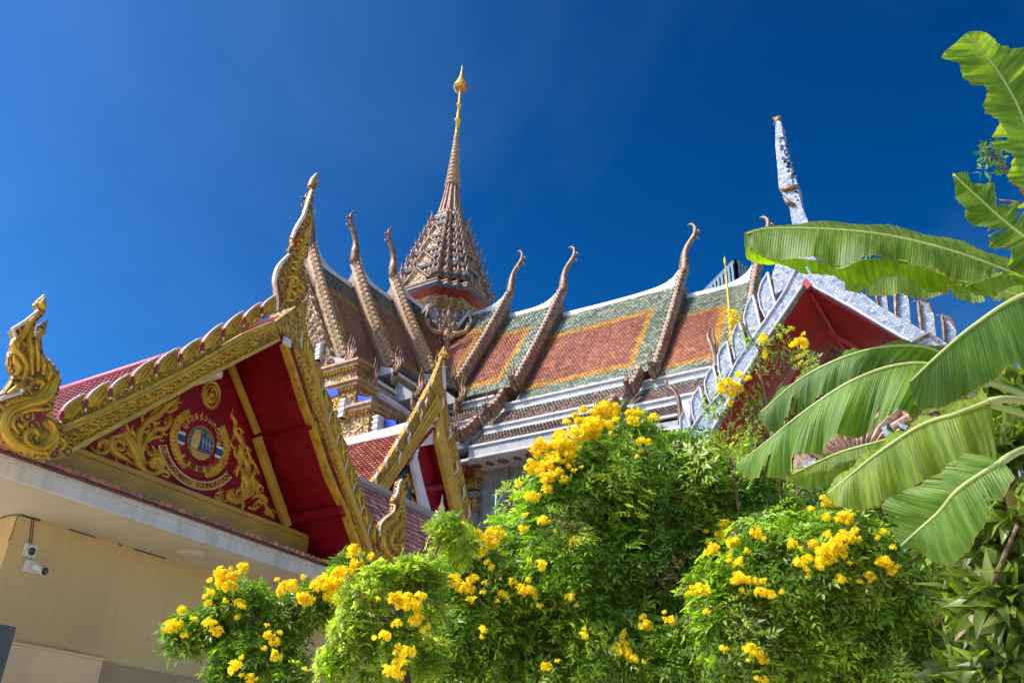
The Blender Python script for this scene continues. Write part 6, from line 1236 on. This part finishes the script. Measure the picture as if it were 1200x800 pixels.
# 8: folded leaf further down, yellowish rib
banana(bp, [(1160, 470, 3.7), (1120, 485, 3.7), (1080, 498, 3.75), (1030, 530, 3.8), (990, 562, 3.85), (968, 580, 3.9)], [(1170, 560, 3.6), (1140, 530, 3.6), (1110, 552, 3.65), (1060, 575, 3.7), (1020, 595, 3.75), (985, 595, 3.8), (968, 582, 3.9)], [(1150, 455, 3.8), (1115, 478, 3.8), (1078, 491, 3.85), (1028, 522, 3.9), (985, 555, 3.9), (968, 578, 3.9)], (1.25, 1.15, 1.1), tears=((.995, .01),), seed=8, foldy=.03)
banana(bp, [(1090, 500, 4.1), (1040, 515, 4.1), (985, 530, 4.2), (940, 550, 4.25), (920, 560, 4.3)], [(1080, 520, 4), (1035, 540, 4), (990, 560, 4.1), (950, 572, 4.2), (920, 562, 4.3)], None, (1.05, 1.1, .9), seed=9, foldy=.02)
# 9: lowest leaf hanging with pale rib
banana(bp, [(1175, 540, 3.4), (1125, 572, 3.4), (1100, 600, 3.45), (1075, 622, 3.5), (1055, 640, 3.55)], [(1190, 560, 3.3), (1150, 620, 3.3), (1125, 655, 3.35), (1100, 660, 3.4), (1075, 645, 3.5), (1055, 641, 3.55)], [(1130, 530, 3.5), (1090, 560, 3.5), (1060, 575, 3.55), (1035, 590, 3.6), (1045, 620, 3.6), (1055, 640, 3.55)], (.9, 1.05, .7), label='lowest leaf hanging down with pale midrib', seed=10, foldy=.012)
m = MB(); m.tube([V(4.6, -.9, 0), V(4.5, -.85, 1.2), onD(1240, 520, 4.0), onD(1245, 420, 4.0)], [.14, .12, .09, .05], 12); m.build('pseudostem', 'midrib', bp, True)
m = MB()
for q in (((1245, 420, 4.0), (1250, 380, 4.0), (1260, 352, 4.0)), ((1245, 440, 4.0), (1235, 330, 3.8), (1235, 240, 3.7)), ((1245, 500, 4.0), (1190, 480, 3.95), (1140, 470, 3.9)), ((1240, 480, 4.0), (1190, 455, 4.1), (1130, 440, 4.2)), ((1240, 520, 3.9), (1200, 520, 3.6), (1175, 540, 3.4)), ((1245, 460, 4.0), (1280, 400, 3.9), (1260, 330, 3.9)), ((1245, 440, 4.0), (1290, 380, 3.6), (1290, 320, 3.3)), ((1240, 490, 4.0), (1200, 460, 3.8), (1160, 470, 3.7))):
    m.tube(bez(*[onD(*k) for k in q]), .016, 6); 
for k_ in range(1): pass
stuff(m.build('petioles', 'midrib', bp, True))
# ---------------------------------------------------------------- mango like tree at the right edge and dark understorey
tG = shrub('mango_tree', 'glossy long leaved tree at the right edge under the banana leaves', 'tree', [(1180, 520, 50, 4.9), (1190, 600, 55, 4.7), (1150, 640, 42, 4.8), (1180, 700, 60, 4.6), (1130, 700, 36, 5.0), (1190, 780, 60, 4.5), (1120, 590, 30, 5.0), (1215, 470, 30, 5.0), (1130, 780, 40, 4.9), (1135, 505, 36, 5.6), (1100, 545, 34, 5.8), (1165, 470, 32, 5.4), (1195, 455, 44, 5.3), (1095, 570, 44, 6.2), (1110, 620, 44, 6.2), (1085, 520, 30, 6.4)], 4.8, 'mango', [(.11, .17, .025), (.08, .13, .02), (.16, .22, .035), (.24, .29, .06)], 400, (5.4, -.1, 0), rng, .8)
tH = shrub('understorey_shrub', 'dark low shrub behind the flowering bushes at the bottom right', 'shrub', [(820, 700, 90, 9.6), (900, 700, 90, 9.2), (1000, 730, 110, 8.4), (1100, 720, 80, 7.6), (1090, 640, 45, 7.4), (1030, 610, 48, 7.6), (1065, 600, 40, 7.6), (1025, 580, 44, 8.2), (1065, 560, 44, 8.2), (1000, 560, 40, 8.4), (960, 610, 60, 9.0), (740, 760, 90, 9.6)], 9, 'tecoma', DG, 1200, (9.5, 2.2, 0), rng, 1.2)
# bare sloping stick and dry twigs in the sky at the right
m = MB(); m.tube([onD(1150, 720, 4.6), onD(1175, 655, 4.5), onD(1192, 615, 4.45)], [.012, .011, .009], 7); o = m.build('grey_stick', 'bark', None, True); tag(o, 'bare grey brown stick slanting among the dark leaves at the right edge', 'stick')
m = MB(); D = 9
for q in (((1220, 245), (1195, 238), (1170, 234)), ((1210, 240), (1185, 205), (1165, 180), (1148, 172)), ((1190, 215), (1178, 200), (1172, 188)), ((1165, 180), (1155, 186), (1160, 196))): m.tube([onD(x, y, D) for x, y in q], list(np.linspace(.03, .008, len(q))), 5)
m.tube([onD(1220, 245, D), onD(1260, 400, D), V(12, -4, 0)], [.03, .05, .1], 6)
tw = thing('bare_tree', 'bare thin twigs with a few leaves against the sky between the right banana leaves', 'tree', V(12, -4, 0)); m.build('branch', 'bark', tw, True)
VV, FF, CC = [], [], []; o = 0
for i in range(70):
    x, y = rng.uniform(1146, 1176), rng.uniform(168, 205); v, f = leaflet(.09, .035); M = rotm(rng.normal(size=3), rng.normal(size=3)); VV.append(v@M.T+np.array(onD(x, y, D+rng.uniform(-.2, .2)))); FF.append(f+o); o += len(v); CC.append(np.tile(np.array([.10, .2, .02])*rng.uniform(.7, 1.3), (len(f), 1)))
stuff(np_mesh('foliage', np.concatenate(VV), np.concatenate(FF), np.concatenate(CC), 'leaf', tw))
